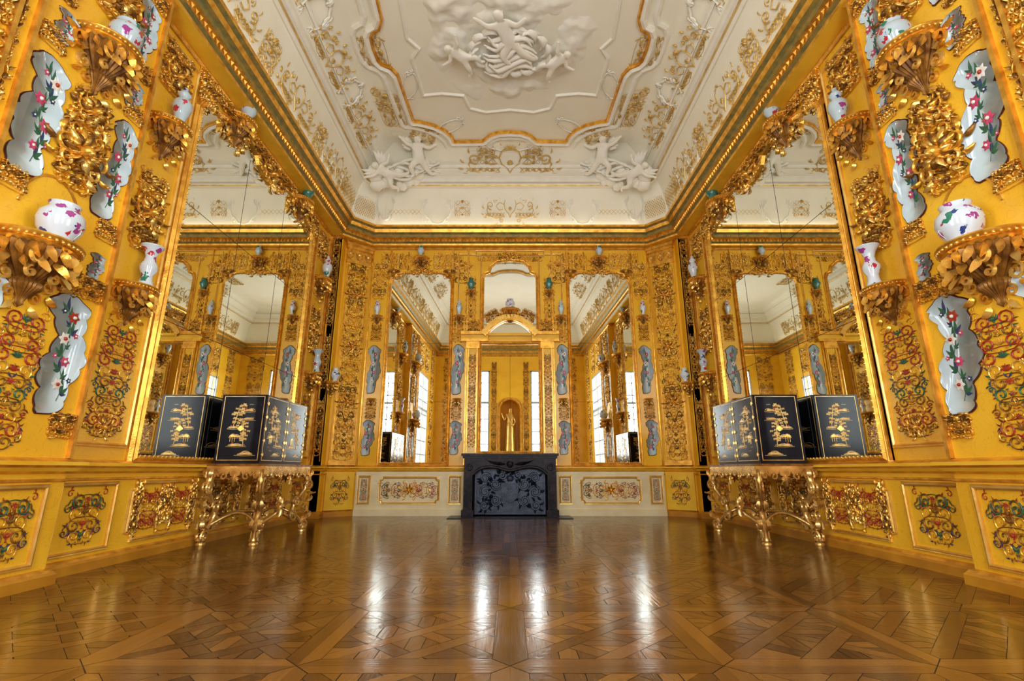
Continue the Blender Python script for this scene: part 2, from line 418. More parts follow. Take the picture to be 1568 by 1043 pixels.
# cornice; lip and trough on top added to hide the ceiling fill strips
b = MB([GOLD, GREENT, YELP])
b.sweep(CP, [(-0.6, 6.18), (-0.16, 6.18), (-0.15, 6.22), (-0.10, 6.25), (-0.10, 6.31), (-0.04, 6.34), (-0.03, 6.40), (0.03, 6.43), (0.06, 6.50), (0.12, 6.53), (0.13, 6.58), (0.10, 6.58), (0.10, 6.54), (0.0, 6.54)], True, mf=[2, 0, 1, 0, 0, 1, 1, 0, 1, 0, 0, 0, 0])
def along(path, step):
    for i in range(len(path)-1):
        a, c = Vector(path[i]), Vector(path[i+1]); L = (c-a).length; n = max(1, int(L/step)); d = (c-a)/L
        for k in range(n): 
            yield a + d*L*(k+0.5)/n, Vector((d.y, -d.x))
for p, n in along(CP, 0.085):
    if p.y < 1: continue
    ang = atan2(n.y, n.x) - pi/2
    M = Matrix.Translation((p.x - n.x*0.085, p.y - n.y*0.085, 6.28)) @ Matrix.Rotation(ang, 4, 'Z')
    b.add([(-0.03, 0, 0.03), (0.03, 0, 0.03), (0, 0, -0.035), (0, 0.03, 0.01)], [(0,3,1), (1,3,2), (2,3,0)], 0, M)
b.obj('trim_2')
COVE = (1.0, 0.93, 0.76)  # unseen strips added along the trough to brighten ceiling and cove
arealight('cove_light', (0, 10.60, 6.545), (pi, 0, 0), 6.2, 0.05, 6, COVE)
for sg in (-1, 1):
    arealight('cove_light', (sg*3.65, 5.0, 6.545), (pi, 0, 0), 0.05, 10.0, 5, COVE)

b = MB([GOLD, YELP])
b.sweep(PATH, [(0.002, 0.90), (0.05, 0.92), (0.07, 0.95), (0.10, 0.97), (0.10, 1.0), (0.06, 1.02), (0.002, 1.03)], True, mf=[0, 1, 0, 1, 0, 0])
b.sweep(PATH, [(0.002, 6.18), (0.03, 6.16), (0.04, 6.13), (0.02, 6.10), (0.002, 6.09)], True)
b.sweep(PATH, [(0.002, 0.86), (0.02, 0.855), (0.02, 0.84), (0.002, 0.83)], True)
b.obj('trim_3')
b = MB([YELB, GOLD, CREAMD])
b.sweep(PATH, [(0.06, 0.0), (0.06, 0.08), (0.045, 0.10), (0.03, 0.12), (0.002, 0.13)], True, mf=[0, 0, 1, 1])
b.obj('baseboard_room')
b = MB([CREAMD, GOLD])
for sg in (-1, 1):
    x0, x1 = sorted((sg*1.0, sg*3.3)); b.box(x0, x1, BY-0.03, BY-0.002, 0, 0.9)
    b.box(x0, x1, BY-0.075, BY-0.03, 0, 0.125)
b.obj('trim_4')

# ------------------------------------------------------------------ ornament library
def spir(cx, cz, R, a0, turns, d, n=16):
    return [(cx + R*(0.16+0.84*(1-i/n)**0.9)*cos(a0+d*turns*2*pi*i/n), cz + R*(0.16+0.84*(1-i/n)**0.9)*sin(a0+d*turns*2*pi*i/n)) for i in range(n+1)]
def arab(w, h, seed, pal, tr=0.012, lift=0.6, dens=1.0, mats=None, rmax=0.16, lw=0.42, step=1.55, n=14):
    rng = random.Random(seed); b = MB(mats); z = -h/2 + 0.01; up = 1
    pick = lambda: rng.choices(range(len(mats)), pal)[0]
    while z < h/2 - 0.05:
        R = min(rng.uniform(0.17, 0.27)*w, rmax*rng.uniform(0.8, 1.1)); cx = min(w/2-R, R*rng.uniform(1.05, 1.6)); m = pick(); tn = rng.uniform(1.0, 1.5)
        cz = min(z + R, h/2-R); a0 = -pi*0.5*up + rng.uniform(-0.4, 0.4)
        lv = [(rng.uniform(0, 2*pi), rng.uniform(0.5, 0.9)*R, rng.uniform(-1, 1), pick()) for _ in range(int(6*dens))]
        R2 = R*rng.uniform(0.45, 0.7); c2 = w/2 - R2; z2 = cz + R*rng.uniform(0.5, 1.0)*up; m2 = pick(); a2 = rng.uniform(0, 6)
        for sx in (-1, 1):
            def mx(pts): return [(sx*p[0], p[1]) for p in pts]
            P = spir(cx, cz, R, a0, tn, up, n)
            st = [(0.0, cz - R*1.1*up)]
            rr = [tr*(0.6+0.9*sin(pi*(i+1)/(len(P)+1))) for i in range(len(P)+1)]
            b.htube(mx(st + P), rr, m, h=1.2)
            e = P[-1]; b.blob(sx*e[0], 0, e[1], tr*1.6, m)
            for (a, L, bd, mm) in lv:
                x = cx + R*0.9*cos(a); zz = cz + R*0.9*sin(a)
                an = a + 0.7*up; 
                if sx < 0: an = pi - an; bd = -bd
                b.leaf(sx*x, zz, an, L, L*lw, mm, bd, 0.002, lift)
            if c2 > cx + R*0.4:
                Q = spir(c2, z2, R2, a2, 1.1, -up, 10)
                b.htube(mx(Q), [tr*(1-0.5*i/10) for i in range(11)], m2, h=1.2)
                b.leaf(sx*c2, z2+R2, pi/2, R2*1.3, R2*lw*1.2, m2, 0.5*sx, 0.002, lift)
                if c2 - R2 > cx + R:
                    b.leaf(sx*(cx+R), cz, (0 if sx > 0 else pi), c2-R2-cx-R+0.03, R2*lw, pick(), 0.5*sx, 0.002, lift)
        k = rng.random(); m = pick()
        if k < 0.35: b.flower(0, cz, R*0.45, m, pick(), 7, 0.004, lift)
        elif k < 0.7:
            for a in (-0.8, -0.4, 0, 0.4, 0.8): b.leaf(0, cz-R*0.2, pi/2+a, R*0.9, R*0.3, m, a*0.8, 0.004, lift)
        else:
            for q in range(4): b.blob(0, 0, cz + (q-1.5)*R*0.3, R*0.13, m)
            for s_ in (-1, 1): b.leaf(0, cz, pi/2 + s_*1.2, R*0.9, R*0.35, m, -s_*0.8, 0.004, lift)
        z += R*step; up = -up
    return b.mesh('arabesque', True)
GM = [GOLD, GOLDP, GOLDD]
gt = [arab(0.5, 1.3, s, [5, 3, 2.5], 0.0095, 0.7, 1.3, GM, 0.10, 0.40) for s in (1, 2, 3, 4)]
gw = [arab(0.36, 1.2, s, [5, 3, 2], 0.009, 0.7, 1.2, GM, 0.085) for s in (11, 12)]
gs = [arab(0.62, 0.66, s, [5, 3, 2.5], 0.012, 0.7, 1.6, GM, 0.12) for s in (21, 22, 23)]
PMt = [RED, GRN, BLU, GOLDP, GOLDD, PINK, GOLD]
pt = [arab(0.5, 1.4, s, [4, 1.5, 1, 1.5, 4, 0.3, 2], 0.006, 0.2, 1.0, PMt, 0.085, 0.3) for s in (31, 32)]
pw = [arab(0.5, 0.55, s, [4, 1.5, 1, 1.5, 4, 0.3, 2], 0.006, 0.2, 1.2, PMt, 0.08, 0.3) for s in (41, 42)]
cg = [arab(0.9, 1.1, s, [1], 0.0085, 0.5, 0.4, [GOLDC], 0.2, 0.2, 1.9, 16) for s in (51, 52, 53)]
def mask():
    b = MB([GOLD, GOLDP, GOLDD])
    b.blob(0, 0, 0, 0.06, 0, 1.0); b.blob(0, 0.04, -0.02, 0.025, 1)
    for i in range(18):
        a = 2*pi*i/18; b.leaf(0.045*cos(a), 0.045*sin(a), a, 0.10 + 0.05*(i % 2), 0.035, (0, 1, 2)[i % 3], 0.3*(-1 if cos(a) < 0 else 1), 0.0, 0.9)
    for s_ in (-1, 1):
        P = spir(0.16, 0.0, 0.1, pi, 1.2, 1); b.htube([(s_*x, z) for x, z in P], 0.012, 0, h=1.6)
        P = spir(0.12, -0.14, 0.07, pi*0.6, 1.2, -1); b.htube([(s_*x, z) for x, z in P], 0.011, 1, h=1.6)
        P = spir(0.10, 0.15, 0.06, pi*1.4, 1.2, 1); b.htube([(s_*x, z) for x, z in P], 0.010, 0, h=1.6)
        for (x, z, a, m) in ((0.2, 0.05, 1.0, 0), (0.1, -0.2, -1.2, 1), (0.24, -0.03, -0.3, 2), (0.16, 0.17, 1.3, 1), (0.2, -0.14, -0.6, 0)):
            b.leaf(s_*x, z, a if s_ > 0 else pi-a, 0.12, 0.045, m, s_*0.7)
    return b.mesh('mascaron')
msk = mask()

relief = {}
def REL(key):
    if key not in relief: relief[key] = empty('gilded_relief_ornament')
    return relief[key]
def inst(me, side, a, z, o=0.004, rot=0.0, sc=(1,1,1), tilt=0.0, key=None):
    M = SM(side, a, z, o, tilt) @ Matrix.Rotation(rot, 4, 'Y') @ Matrix.Diagonal((*sc, 1))
    return mk(me.name, me, M, REL(key or side[0]))

def rectf(x0, x1, z0, z1, cut=0.0):
    if cut == 0: return [(x0, z0), (x1, z0), (x1, z1), (x0, z1)]
    c = cut; o = []
    for (cx, cz, a0) in ((x1, z0, 90), (x1, z1, 180), (x0, z1, 270), (x0, z0, 0)):
        arc = [(cx + c*cos(radians(a0+t)), cz + c*sin(radians(a0+t))) for t in (90, 60, 30, 0)]
        o += arc
    return o
FP = [(0, 0), (0.0, 0.02), (0.012, 0.03), (0.025, 0.018), (0.035, 0.02), (0.04, 0.0)]
def panel(side, a, z0, z1, w, key=None, cut=0.0, gold=True, scale=1.0, o=0.001):
    b = MB([GOLD, GOLDP]); 
    b.frame(rectf(-w/2, w/2, z0, z1, cut), [(d*scale, y*scale) for d, y in FP], 1)
    return b.obj('panel_moulding', M=SM(side, a, 0, o), parent=REL(key or side[0]), smooth=False)

# painted porcelain cartouches
def cartouche(W, H, seed):
    rng = random.Random(seed); b = MB([PALE, DKRED, RED, GRN, PINK, WHT, BLU]); n = 60
    ph = rng.uniform(0, 1)
    def wid(t, e=0.0):
        w = W/2*(0.60 + 0.16*cos(2*pi*t*2+ph) + 0.20*abs(sin(pi*t*7+1))**0.6)
        cap = min(1, (min(t, 1-t)/0.10))**0.55
        return w*cap + e
    def outl(e):
        L = []; Rr = []
        for i in range(n+1):
            t = i/n; z = -H/2 - e + (H+2*e)*t
            sh = 0.10*W*sin(2*pi*t+ph)
            L.append((-wid(t, e)+sh, z)); Rr.append((wid((t+0.04) if t < 0.9 else t, e)+sh, z))
        return Rr + L[::-1]
    b.plate(outl(0.010), 0, 0.008, 1); b.plate(outl(0), 0, 0.014, 0)
    x, z = 0, -H*0.40; a = pi/2; pts = [(x, z)]
    for i in range(12):
        a = pi/2 + 0.5*sin(i*0.9+seed); x += cos(a)*H*0.06; z += H*0.063; pts.append((x*0.8, z))
    b.htube(pts, 0.0035, 3, y0=0.014)
    for i, (x, z) in enumerate(pts[1:]):
        s_ = 1 if i % 2 else -1; L = W*rng.uniform(0.18, 0.30)
        for q in range(3):
            b.leaf(x, z, pi/2 - s_*(0.3+0.8*q), L*(1-0.25*q), L*0.28, 3 if rng.random() < 0.7 else 6, s_*0.3, 0.0145, 0.08)
        if i % 3 == 1:
            r = W*rng.uniform(0.10, 0.15); c = rng.choice([2, 4, 2, 4, 5])
            b.flower(x + s_*W*0.10, z + 0.01, r, c, 5 if c != 5 else 2, 6, 0.016, 0.1)
            b.flower(x - s_*W*0.13, z + 0.05, r*0.5, rng.choice([2, 4, 6]), 5, 5, 0.016, 0.1)
    return b.mesh('painted_cartouche')
ca = [cartouche(0.44, 1.0, 1), cartouche(0.44, 1.05, 2), cartouche(0.36, 0.8, 5)]
def cart(i, side, a, z, sc=(1,1,1), rot=0.0):
    M = SM(side, a, z, 0.003) @ Matrix.Rotation(rot, 4, 'Y') @ Matrix.Diagonal((*sc, 1))
    mk('painted_cartouche', ca[i], M)

# brackets & vases
def bracket():
    b = MB([GOLD, GOLDP, GOLDD])
    pr = [(0.0, 0.0), (0.30, 0.0), (0.31, -0.015), (0.30, -0.03), (0.26, -0.045), (0.27, -0.06), (0.24, -0.08), (0.225, -0.14), (0.18, -0.21), (0.12, -0.28), (0.085, -0.32), (0.11, -0.35), (0.10, -0.38), (0.045, -0.44), (0.025, -0.48), (0.03, -0.50), (0.0, -0.53)]
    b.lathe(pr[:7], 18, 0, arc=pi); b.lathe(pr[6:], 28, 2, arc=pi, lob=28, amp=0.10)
    for k in range(22):
        th = pi*(k+0.5)/22; b.blob(0, 0, 0, 0.012, 1, M=Matrix.Rotation(th-pi/2, 4, 'Z') @ Matrix.Translation((0, 0.295, -0.04)))
    for k in range(9):
        th = pi*(k+0.5)/9
        M = Matrix.Rotation(th-pi/2, 4, 'Z') @ Matrix.Translation((0, 0.235, -0.08)) @ Matrix.Rotation(0.25, 4, 'X')
        b.leaf(0, 0.0, -pi/2, 0.13, 0.055, k % 2, 0.35*(1 if k > 4 else -1), 0.0, 0.9, M=M)
    for k in range(7):
        th = pi*(k+0.5)/7
        M = Matrix.Rotation(th-pi/2, 4, 'Z') @ Matrix.Translation((0, 0.19, -0.19)) @ Matrix.Rotation(0.75, 4, 'X')
        b.leaf(0, 0.0, -pi/2, 0.15, 0.05, (k+1) % 2, 0.3*(1 if k > 3 else -1), 0.0, 0.9, M=M)
    for s_ in (-1, 1):
        b.htube([(s_*x, z) for x, z in spir(0.25, -0.16, 0.075, pi/2, 1.3, -1)], 0.018, 0, h=2.5)
        b.htube([(s_*x, z) for x, z in spir(0.17, -0.31, 0.065, pi/2, 1.3, -1)], 0.015, 1, h=2.5)
        b.htube([(s_*x, z) for x, z in spir(0.10, -0.43, 0.045, pi/2, 1.3, -1)], 0.012, 0, h=2.5)
        for dy, cx, cz, R in ((0.17, 0.115, -0.17, 0.06), (0.12, 0.09, -0.28, 0.045)):
            b.htube([(s_*x, z) for x, z in spir(cx, cz, R, pi/2, 1.2, -1)], 0.013, 1, h=2.0, M=Matrix.Translation((0, dy, 0)))
        for (x, z, a, m) in ((0.30, -0.1, -0.4, 0), (0.28, -0.24, -1.0, 1), (0.19, -0.38, -1.2, 0), (0.08, -0.5, -1.4, 1)):
            b.leaf(s_*x, z, a if s_ > 0 else pi-a, 0.11, 0.05, m, 0.6*s_, 0.02, 0.8)
    return autosm(b.mesh('gilded_bracket'), 50)
BR = bracket()
def lathe_me(name, prof, mats, n=28):
    b = MB(mats); b.lathe(prof, n, 0); return b.mesh(name)
V = {
 'jar': [(0, 0), (0.10, 0), (0.105, 0.015), (0.11, 0.03), (0.155, 0.10), (0.175, 0.18), (0.165, 0.25), (0.125, 0.30), (0.108, 0.32), (0.115, 0.35), (0.12, 0.36), (0.10, 0.355), (0.09, 0.32)],
 'beaker': [(0, 0), (0.075, 0), (0.08, 0.02), (0.06, 0.08), (0.055, 0.14), (0.085, 0.2), (0.09, 0.25), (0.06, 0.31), (0.05, 0.36), (0.07, 0.43), (0.115, 0.49), (0.12, 0.5), (0.10, 0.485), (0.05, 0.4)],
 'baluster': [(0, 0), (0.055, 0), (0.06, 0.02), (0.05, 0.06), (0.075, 0.15), (0.105, 0.24), (0.10, 0.31), (0.06, 0.36), (0.05, 0.38), (0.065, 0.41), (0.075, 0.42), (0.06, 0.45), (0.025, 0.49), (0.03, 0.52), (0, 0.54)],
 'small': [(0, 0), (0.05, 0), (0.05, 0.02), (0.04, 0.05), (0.085, 0.12), (0.09, 0.17), (0.05, 0.23), (0.045, 0.25), (0.06, 0.28), (0.05, 0.28)],
}
VM = {}
for k, p in V.items():
    for i, mt in enumerate(PORC): VM[k, i] = lathe_me('porcelain_vase', p, [mt])
VM['small', 9] = lathe_me('porcelain_vase', V['small'], [TEAL])
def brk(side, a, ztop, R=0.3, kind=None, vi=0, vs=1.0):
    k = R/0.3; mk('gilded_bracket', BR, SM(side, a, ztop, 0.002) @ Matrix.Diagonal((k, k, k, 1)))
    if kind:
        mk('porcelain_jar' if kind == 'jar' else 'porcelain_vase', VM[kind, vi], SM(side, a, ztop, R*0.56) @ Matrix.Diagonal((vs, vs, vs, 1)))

# ------------------------------------------------------------------ mirrors
def sym(top, xh, z0):
    r = [(xh, z0)] + top
    return r + [(-x, z) for x, z in r[::-1] if x > 1e-6] if top[-1][0] > 1e-6 else r + [(-x, z) for x, z in r[::-1][1:]]
def wmirror(side, a, outl, fw=0.07, fd=0.06, seams=((), ()), yaw=0.0):
    e = empty('framed_mirror'); M = SM(side, a, 0, 0.002)
    b = MB([MIRR]); b.plate(outl, 0.0, 0.012, 0); b.obj('glass', parent=e, M=SM(side, a, 0, 0.002 + abs(yaw)*0.72) @ Matrix.Rotation(yaw, 4, 'Z'))
    b = MB([GOLD, GOLDP])
    b.frame(outl, [(-0.012, 0.004), (-0.01, fd*0.6), (fw*0.25, fd), (fw*0.5, fd*0.65), (fw*0.75, fd*0.8), (fw, fd*0.3), (fw, 0)], 0)
    n = len(outl)
    for i in range(n):
        p, q = outl[i], outl[(i+1) % n]; d = hypot(q[0]-p[0], q[1]-p[1]); k = int(d/0.07)
        for j in range(k):
            t = (j+0.5)/k; b.blob(p[0]+(q[0]-p[0])*t, fd*0.75, p[1]+(q[1]-p[1])*t, fw*0.16, 1)
    b.obj('frame', parent=e, M=M)
    b = MB([SOOT])
    xs_, zs_ = seams; x0 = min(p[0] for p in outl); x1 = max(p[0] for p in outl); z0 = min(p[1] for p in outl); z1 = max(p[1] for p in outl)-0.25
    so = 0.012
    for x in xs_: b.box(x-0.003, x+0.003, so, so+0.002, z0, z1)
    for z in zs_: b.box(x0, x1, so, so+0.002, z-0.003, z+0.003)
    if b.v: b.obj('seams', parent=e, M=SM(side, a, 0, 0.002 + abs(yaw)*0.72) @ Matrix.Rotation(yaw, 4, 'Z'))
    return e
sideO = sym([(1.875, 5.52), (1.80, 5.66), (1.72, 5.70), (1.5, 5.74), (1.1, 5.86), (0.7, 5.90), (0.48, 5.84), (0.40, 5.72), (0.25, 5.64), (0, 5.60)], 1.875, 1.08)
backO = sym([(0.71, 5.22), (0.68, 5.33), (0.60, 5.36), (0.56, 5.42), (0.45, 5.46), (0, 5.48)], 0.71, 1.08)
upO = sym([(0.62, 5.36), (0.57, 5.46), (0.48, 5.50), (0.44, 5.64), (0.30, 5.76), (0, 5.80)], 0.62, 4.0)
loO = rectf(-0.66, 0.66, 1.32, 3.74)
for sd in 'LR': wmirror(sd, 7.325, sideO, 0.10, 0.07, ((-0.62, 0.62), (2.65, 4.2)))
for sg in (-1, 1): wmirror('B', sg*2.11, backO, 0.07, 0.06, ((), (2.4, 3.75)), yaw=sg*0.0185)
wmirror('B', 0, upO, 0.07, 0.05)
wmirror('B', 0, loO, 0.06, 0.05, ((0.0,), ()))

# central arch over fireplace
b = MB([GOLD, YELP, GOLDP])
for sg in (-1, 1):
    x0, x1 = sorted((sg*0.50, sg*1.12))
    for (d, z0, z1, m) in ((0.13, 3.78, 3.84, 0), (0.11, 3.84, 3.93, 1), (0.18, 3.93, 4.0, 0)):
        b.box(x0, x1, BY-d, BY, z0, z1, m)
    x0, x1 = sorted((sg*0.72, sg*0.98)); b.box(x0, x1, BY-0.07, BY, 1.03, 3.78, 1)
    for xx in (x0+0.03, x1-0.03): b.box(xx-0.012, xx+0.012, BY-0.09, BY-0.07, 1.3, 3.7, 0)
    b.box(x0-0.02, x1+0.02, BY-0.1, BY, 3.62, 3.78, 0)
ap = [(-0.62 + 1.24*i/20, 3.93 + 0.42*sin(pi*i/20)**0.8) for i in range(21)]
Mb = SM('B', 0, 0, 0)
for (w_, d_, m) in ((0.075, 0.16, 0), (0.045, 0.2, 2)):
    for i in range(20):
        (xa, za), (xb, zb) = ap[i], ap[i+1]; l = hypot(xb-xa, zb-za); nx, nz = -(zb-za)/l*w_, (xb-xa)/l*w_
        q = [(xa-nx, 0, za-nz), (xb-nx, 0, zb-nz), (xb+nx, 0, zb+nz), (xa+nx, 0, za+nz)]
        q += [(x, d_, z) for x, _, z in q]
        b.add(q, [(4,5,6,7), (0,1,5,4), (2,3,7,6)], m, Mb)
b.obj('trim_5')
b = MB([YELP]); b.plate([(x, z) for x, z in ap] , 0, 0.055, 0, Mb); 
b2 = MB([MIRR]); b2.plate([(x*0.76, 3.99+(z-3.93)*0.66) for x, z in ap], 0.055, 0.06, 0, Mb)
lm = empty('framed_mirror'); b.obj('surround', parent=lm); b2.obj('glass', parent=lm)
brk('B', 0, 4.56, 0.24, 'jar', 0, 0.62)
for sg in (-1, 1):
    inst(gs[0], 'B', sg*0.42, 4.42, 0.06, rot=-sg*0.5, sc=(0.6, 1, 0.35))
    inst(gs[1], 'B', sg*0.86, 4.15, 0.02, sc=(0.6, 1, 0.4))

# ------------------------------------------------------------------ fireplace
fp = empty('fireplace')
b = MB([MARB])
Y1 = BY-0.001; Yf = BY-0.36
b.box(-1.02, 1.02, Yf-0.05, Y1, 1.22, 1.27); b.box(-0.99, 0.99, Yf-0.02, Y1, 1.17, 1.22); b.box(-0.96, 0.96, Yf, Y1, 1.1, 1.17)
for sg in (-1, 1):
    x0, x1 = sorted((sg*0.78, sg*0.96)); b.box(x0, x1, Yf, Y1, 0, 1.1)
    x0, x1 = sorted((sg*0.75, sg*1.0)); b.box(x0, x1, Yf-0.03, Y1, 0, 0.14); 
    b.box(sg*0.87-0.05, sg*0.87+0.05, Yf-0.02, Yf, 0.22, 0.88)
top = [(-0.78, 1.12), (-0.78, 0.84), (-0.70, 0.92), (-0.58, 0.98), (-0.42, 1.0), (-0.25, 0.98), (-0.12, 0.94), (0, 0.92), (0.12, 0.94), (0.25, 0.98), (0.42, 1.0), (0.58, 0.98), (0.70, 0.92), (0.78, 0.84), (0.78, 1.12)]
Mf = SM('B', 0, 0, 0)
b.plate(top, 0.05, 0.345, 0, Mf)
b.htube(top[1:-1], 0.028, 0, y0=0.345, M=Mf)
for s_ in (-1, 1):
    b.htube([(s_*x, z) for x, z in spir(0.84, 0.99, 0.08, pi/2, 1.3, -1)], 0.02, 0, y0=0.36, M=Mf)
    b.leaf(s_*0.1, 1.05, pi/2 - s_*1.5, 0.45, 0.08, 0, s_*0.2, 0.345, 0.4, M=Mf)
b.blob(0, 0.345, 1.05, 0.08, 0, 0.8, Mf)
b.box(-1.25, 1.25, Yf-0.35, Yf-0.03+0.4, 0.0, 0.012)
b.obj('mantel', parent=fp)
b = MB([IRON, SOOT])
b.box(-0.78, 0.78, Y1-0.06, Y1-0.005, 0.012, 1.1, 1)
b.box(-0.74, 0.74, Y1-0.16, Y1-0.06, 0.05, 1.05, 0)
b.frame(rectf(-0.70, 0.70, 0.08, 0.95), [(0, 0), (0, 0.03), (0.04, 0.03), (0.05, 0)], 0, SM('B', 0, 0, 0.16))
Mi = SM('B', 0, 0.02, 0.16)
sh = [(0, 0.28), (0.11, 0.36), (0.15, 0.5), (0.14, 0.62), (0, 0.65), (-0.14, 0.62), (-0.15, 0.5), (-0.11, 0.36)]
b.plate(sh, 0, 0.05, 0, Mi); b.frame(sh, [(0, 0), (0, 0.07), (0.03, 0.07), (0.03, 0)], 0, Mi)
b.blob(0, 0, 0.74, 0.08, 0, 1, Mi)
rg = random.Random(3)
for s_ in (-1, 1):
    for (cx, cz, R, d) in ((0.30, 0.62, 0.13, 1), (0.52, 0.47, 0.14, -1), (0.30, 0.30, 0.12, 1), (0.52, 0.75, 0.11, -1), (0.54, 0.2, 0.1, 1), (0.16, 0.8, 0.08, 1)):
        b.htube([(s_*x, z) for x, z in spir(cx, cz, R, pi*0.9, 1.3, d)], 0.026, 0, h=1.6, M=Mi)
        for _ in range(6):
            a = rg.uniform(0, 6.28); b.leaf(s_*(cx+R*0.8*cos(a)), cz+R*0.8*sin(a), a if s_ > 0 else pi-a, 0.12, 0.055, 0, 0.5*s_, 0, 1.0, M=Mi)
b.obj('cast_iron_fireback', parent=fp)

# ------------------------------------------------------------------ back wall decoration
for sg in (-1, 1):
    cart(0, 'B', sg*1.19, 3.15, (0.68, 1, 1.15)); cart(2, 'B', sg*1.20, 1.62, (0.75, 1, 0.9))
    brk('B', sg*1.19, 2.48, 0.1); brk('B', sg*1.19, 4.42, 0.13, 'baluster', 1, 0.7)
    inst(gt[0], 'B', sg*0.92, 4.75, sc=(0.5, 1, 0.9)); brk('B', sg*0.92, 5.05, 0.12, 'small', 9, 1.0)
    inst(gs[1], 'B', sg*1.15, 5.5, sc=(0.8, 1, 0.8)); inst(gt[2], 'B', sg*1.2, 4.05, sc=(0.5, 1, 0.4)); inst(gt[3], 'B', sg*1.2, 2.2, sc=(0.45, 1, 0.3))
    panel('B', sg*0.96, 4.05, 5.95, 0.5)
    cart(1, 'B', sg*3.1, 3.15, (0.68, 1, 1.05)); cart(2, 'B', sg*3.12, 1.62, (0.78, 1, 0.95))
    brk('B', sg*3.1, 2.48, 0.1); brk('B', sg*3.1, 4.42, 0.13, 'baluster', 0, 0.7)
    inst(gt[1], 'B', sg*3.1, 5.3, sc=(0.7, 1, 0.7)); inst(gt[0], 'B', sg*3.1, 4.0, sc=(0.5, 1, 0.3)); inst(gt[1], 'B', sg*3.1, 2.2, sc=(0.5, 1, 0.3))
    brk('B', sg*2.14, 5.88, 0.2, 'small', 1, 0.95)
    for k, dx in enumerate((-0.62, 0.62)):
        inst(gw[k], 'B', sg*2.11+dx, 5.80, rot=pi/2, sc=(1.2, 1, 0.6))
    inst(msk, 'B', sg*2.11, 5.55, 0.05, sc=(0.8, 1, 0.6))
    for dx in (-0.95, 0.95):
        inst(gs[2], 'B', sg*2.11+dx*0.70, 5.45, 0.03, sc=(0.5, 1, 0.35))
    b = MB([GOLD, GOLDP])
    for x in (1.0, 1.37, 2.86, 3.30):
        b.box(sg*x-0.014, sg*x+0.014, BY-0.035, BY, 1.03, 6.1, 0)
    b.obj('gold_fillet', parent=REL('B'))
    panel('B', sg*2.15, 0.27, 0.76, 1.22, cut=0.06, o=0.032)
    panel('B', sg*1.18, 0.27, 0.78, 0.2, o=0.032)
    panel('B', sg*3.12, 0.27, 0.78, 0.2, o=0.032)
    for k, dx in enumerate((-0.36, 0.36)):
        inst(pw[k], 'B', sg*2.15+dx, 0.515, 0.032, rot=pi/2, sc=(0.7, 1, 0.9))
    inst(msk, 'B', sg*2.15, 0.52, 0.032, sc=(0.75, 1, 0.75))
    for x in (1.18, 3.12): inst(pt[0], 'B', sg*x, 0.52, 0.032, sc=(0.3, 1, 0.33))
    C = 'CL' if sg < 0 else 'CR'
    b = MB([YELP, GOLD, GOLDP]); M = SM(C, 0, 0, 0)
    b.box(-0.27, 0.27, 0, 0.05, 1.05, 5.75, 0, M); b.box(-0.30, 0.30, 0, 0.07, 0.13, 0.88, 0, M)
    for x in (-0.24, 0.24): b.box(x-0.014, x+0.014, 0.05, 0.075, 1.15, 5.55, 1, M)
    for (w_, d_, z0, z1) in ((0.29, 0.08, 1.03, 1.12), (0.29, 0.09, 5.6, 5.68), (0.31, 0.12, 5.95, 6.02), (0.33, 0.15, 6.02, 6.08), (0.28, 0.07, 5.68, 5.95)):
        b.box(-w_, w_, 0, d_, z0, z1, 1, M)
    for x in (-0.22, 0, 0.22):
        b.blob(x, 0.09, 5.82, 0.06, 2, 0.8, M)
        for a in (-0.5, 0, 0.5): b.leaf(x, 5.70, pi/2+a, 0.2, 0.06, 2, 0, 0.08, 0.8, M)
    b.obj('corner_pilaster', parent=REL('B'))
    for k, z in enumerate((1.75, 3.0, 4.25, 5.2)):
        inst(gt[k % 4], C, 0, z, 0.055, sc=(0.85, 1.5, 0.95 if k < 3 else 0.6), key='B')
    for z in (2.38, 3.62, 4.85): inst(msk, C, 0, z, 0.07, sc=(0.8, 1.3, 0.8), key='B')
    inst(pw[0], C, 0, 0.5, 0.075, sc=(0.8, 1, 0.9), key='B')
panel('B', 0, 5.95, 6.05, 1.6)
for dx in (-0.42, 0.42): inst(gw[1], 'B', dx, 5.90, rot=pi/2, sc=(0.6, 1, 0.6))
inst(msk, 'B', 0, 5.9, 0.05, sc=(0.8, 1, 0.6))
for sg in (-1, 1):
    for z in (1.6, 2.3, 3.0): inst(gt[2], 'B', sg*0.85, z+0.15, 0.075, sc=(0.34, 1, 0.5))

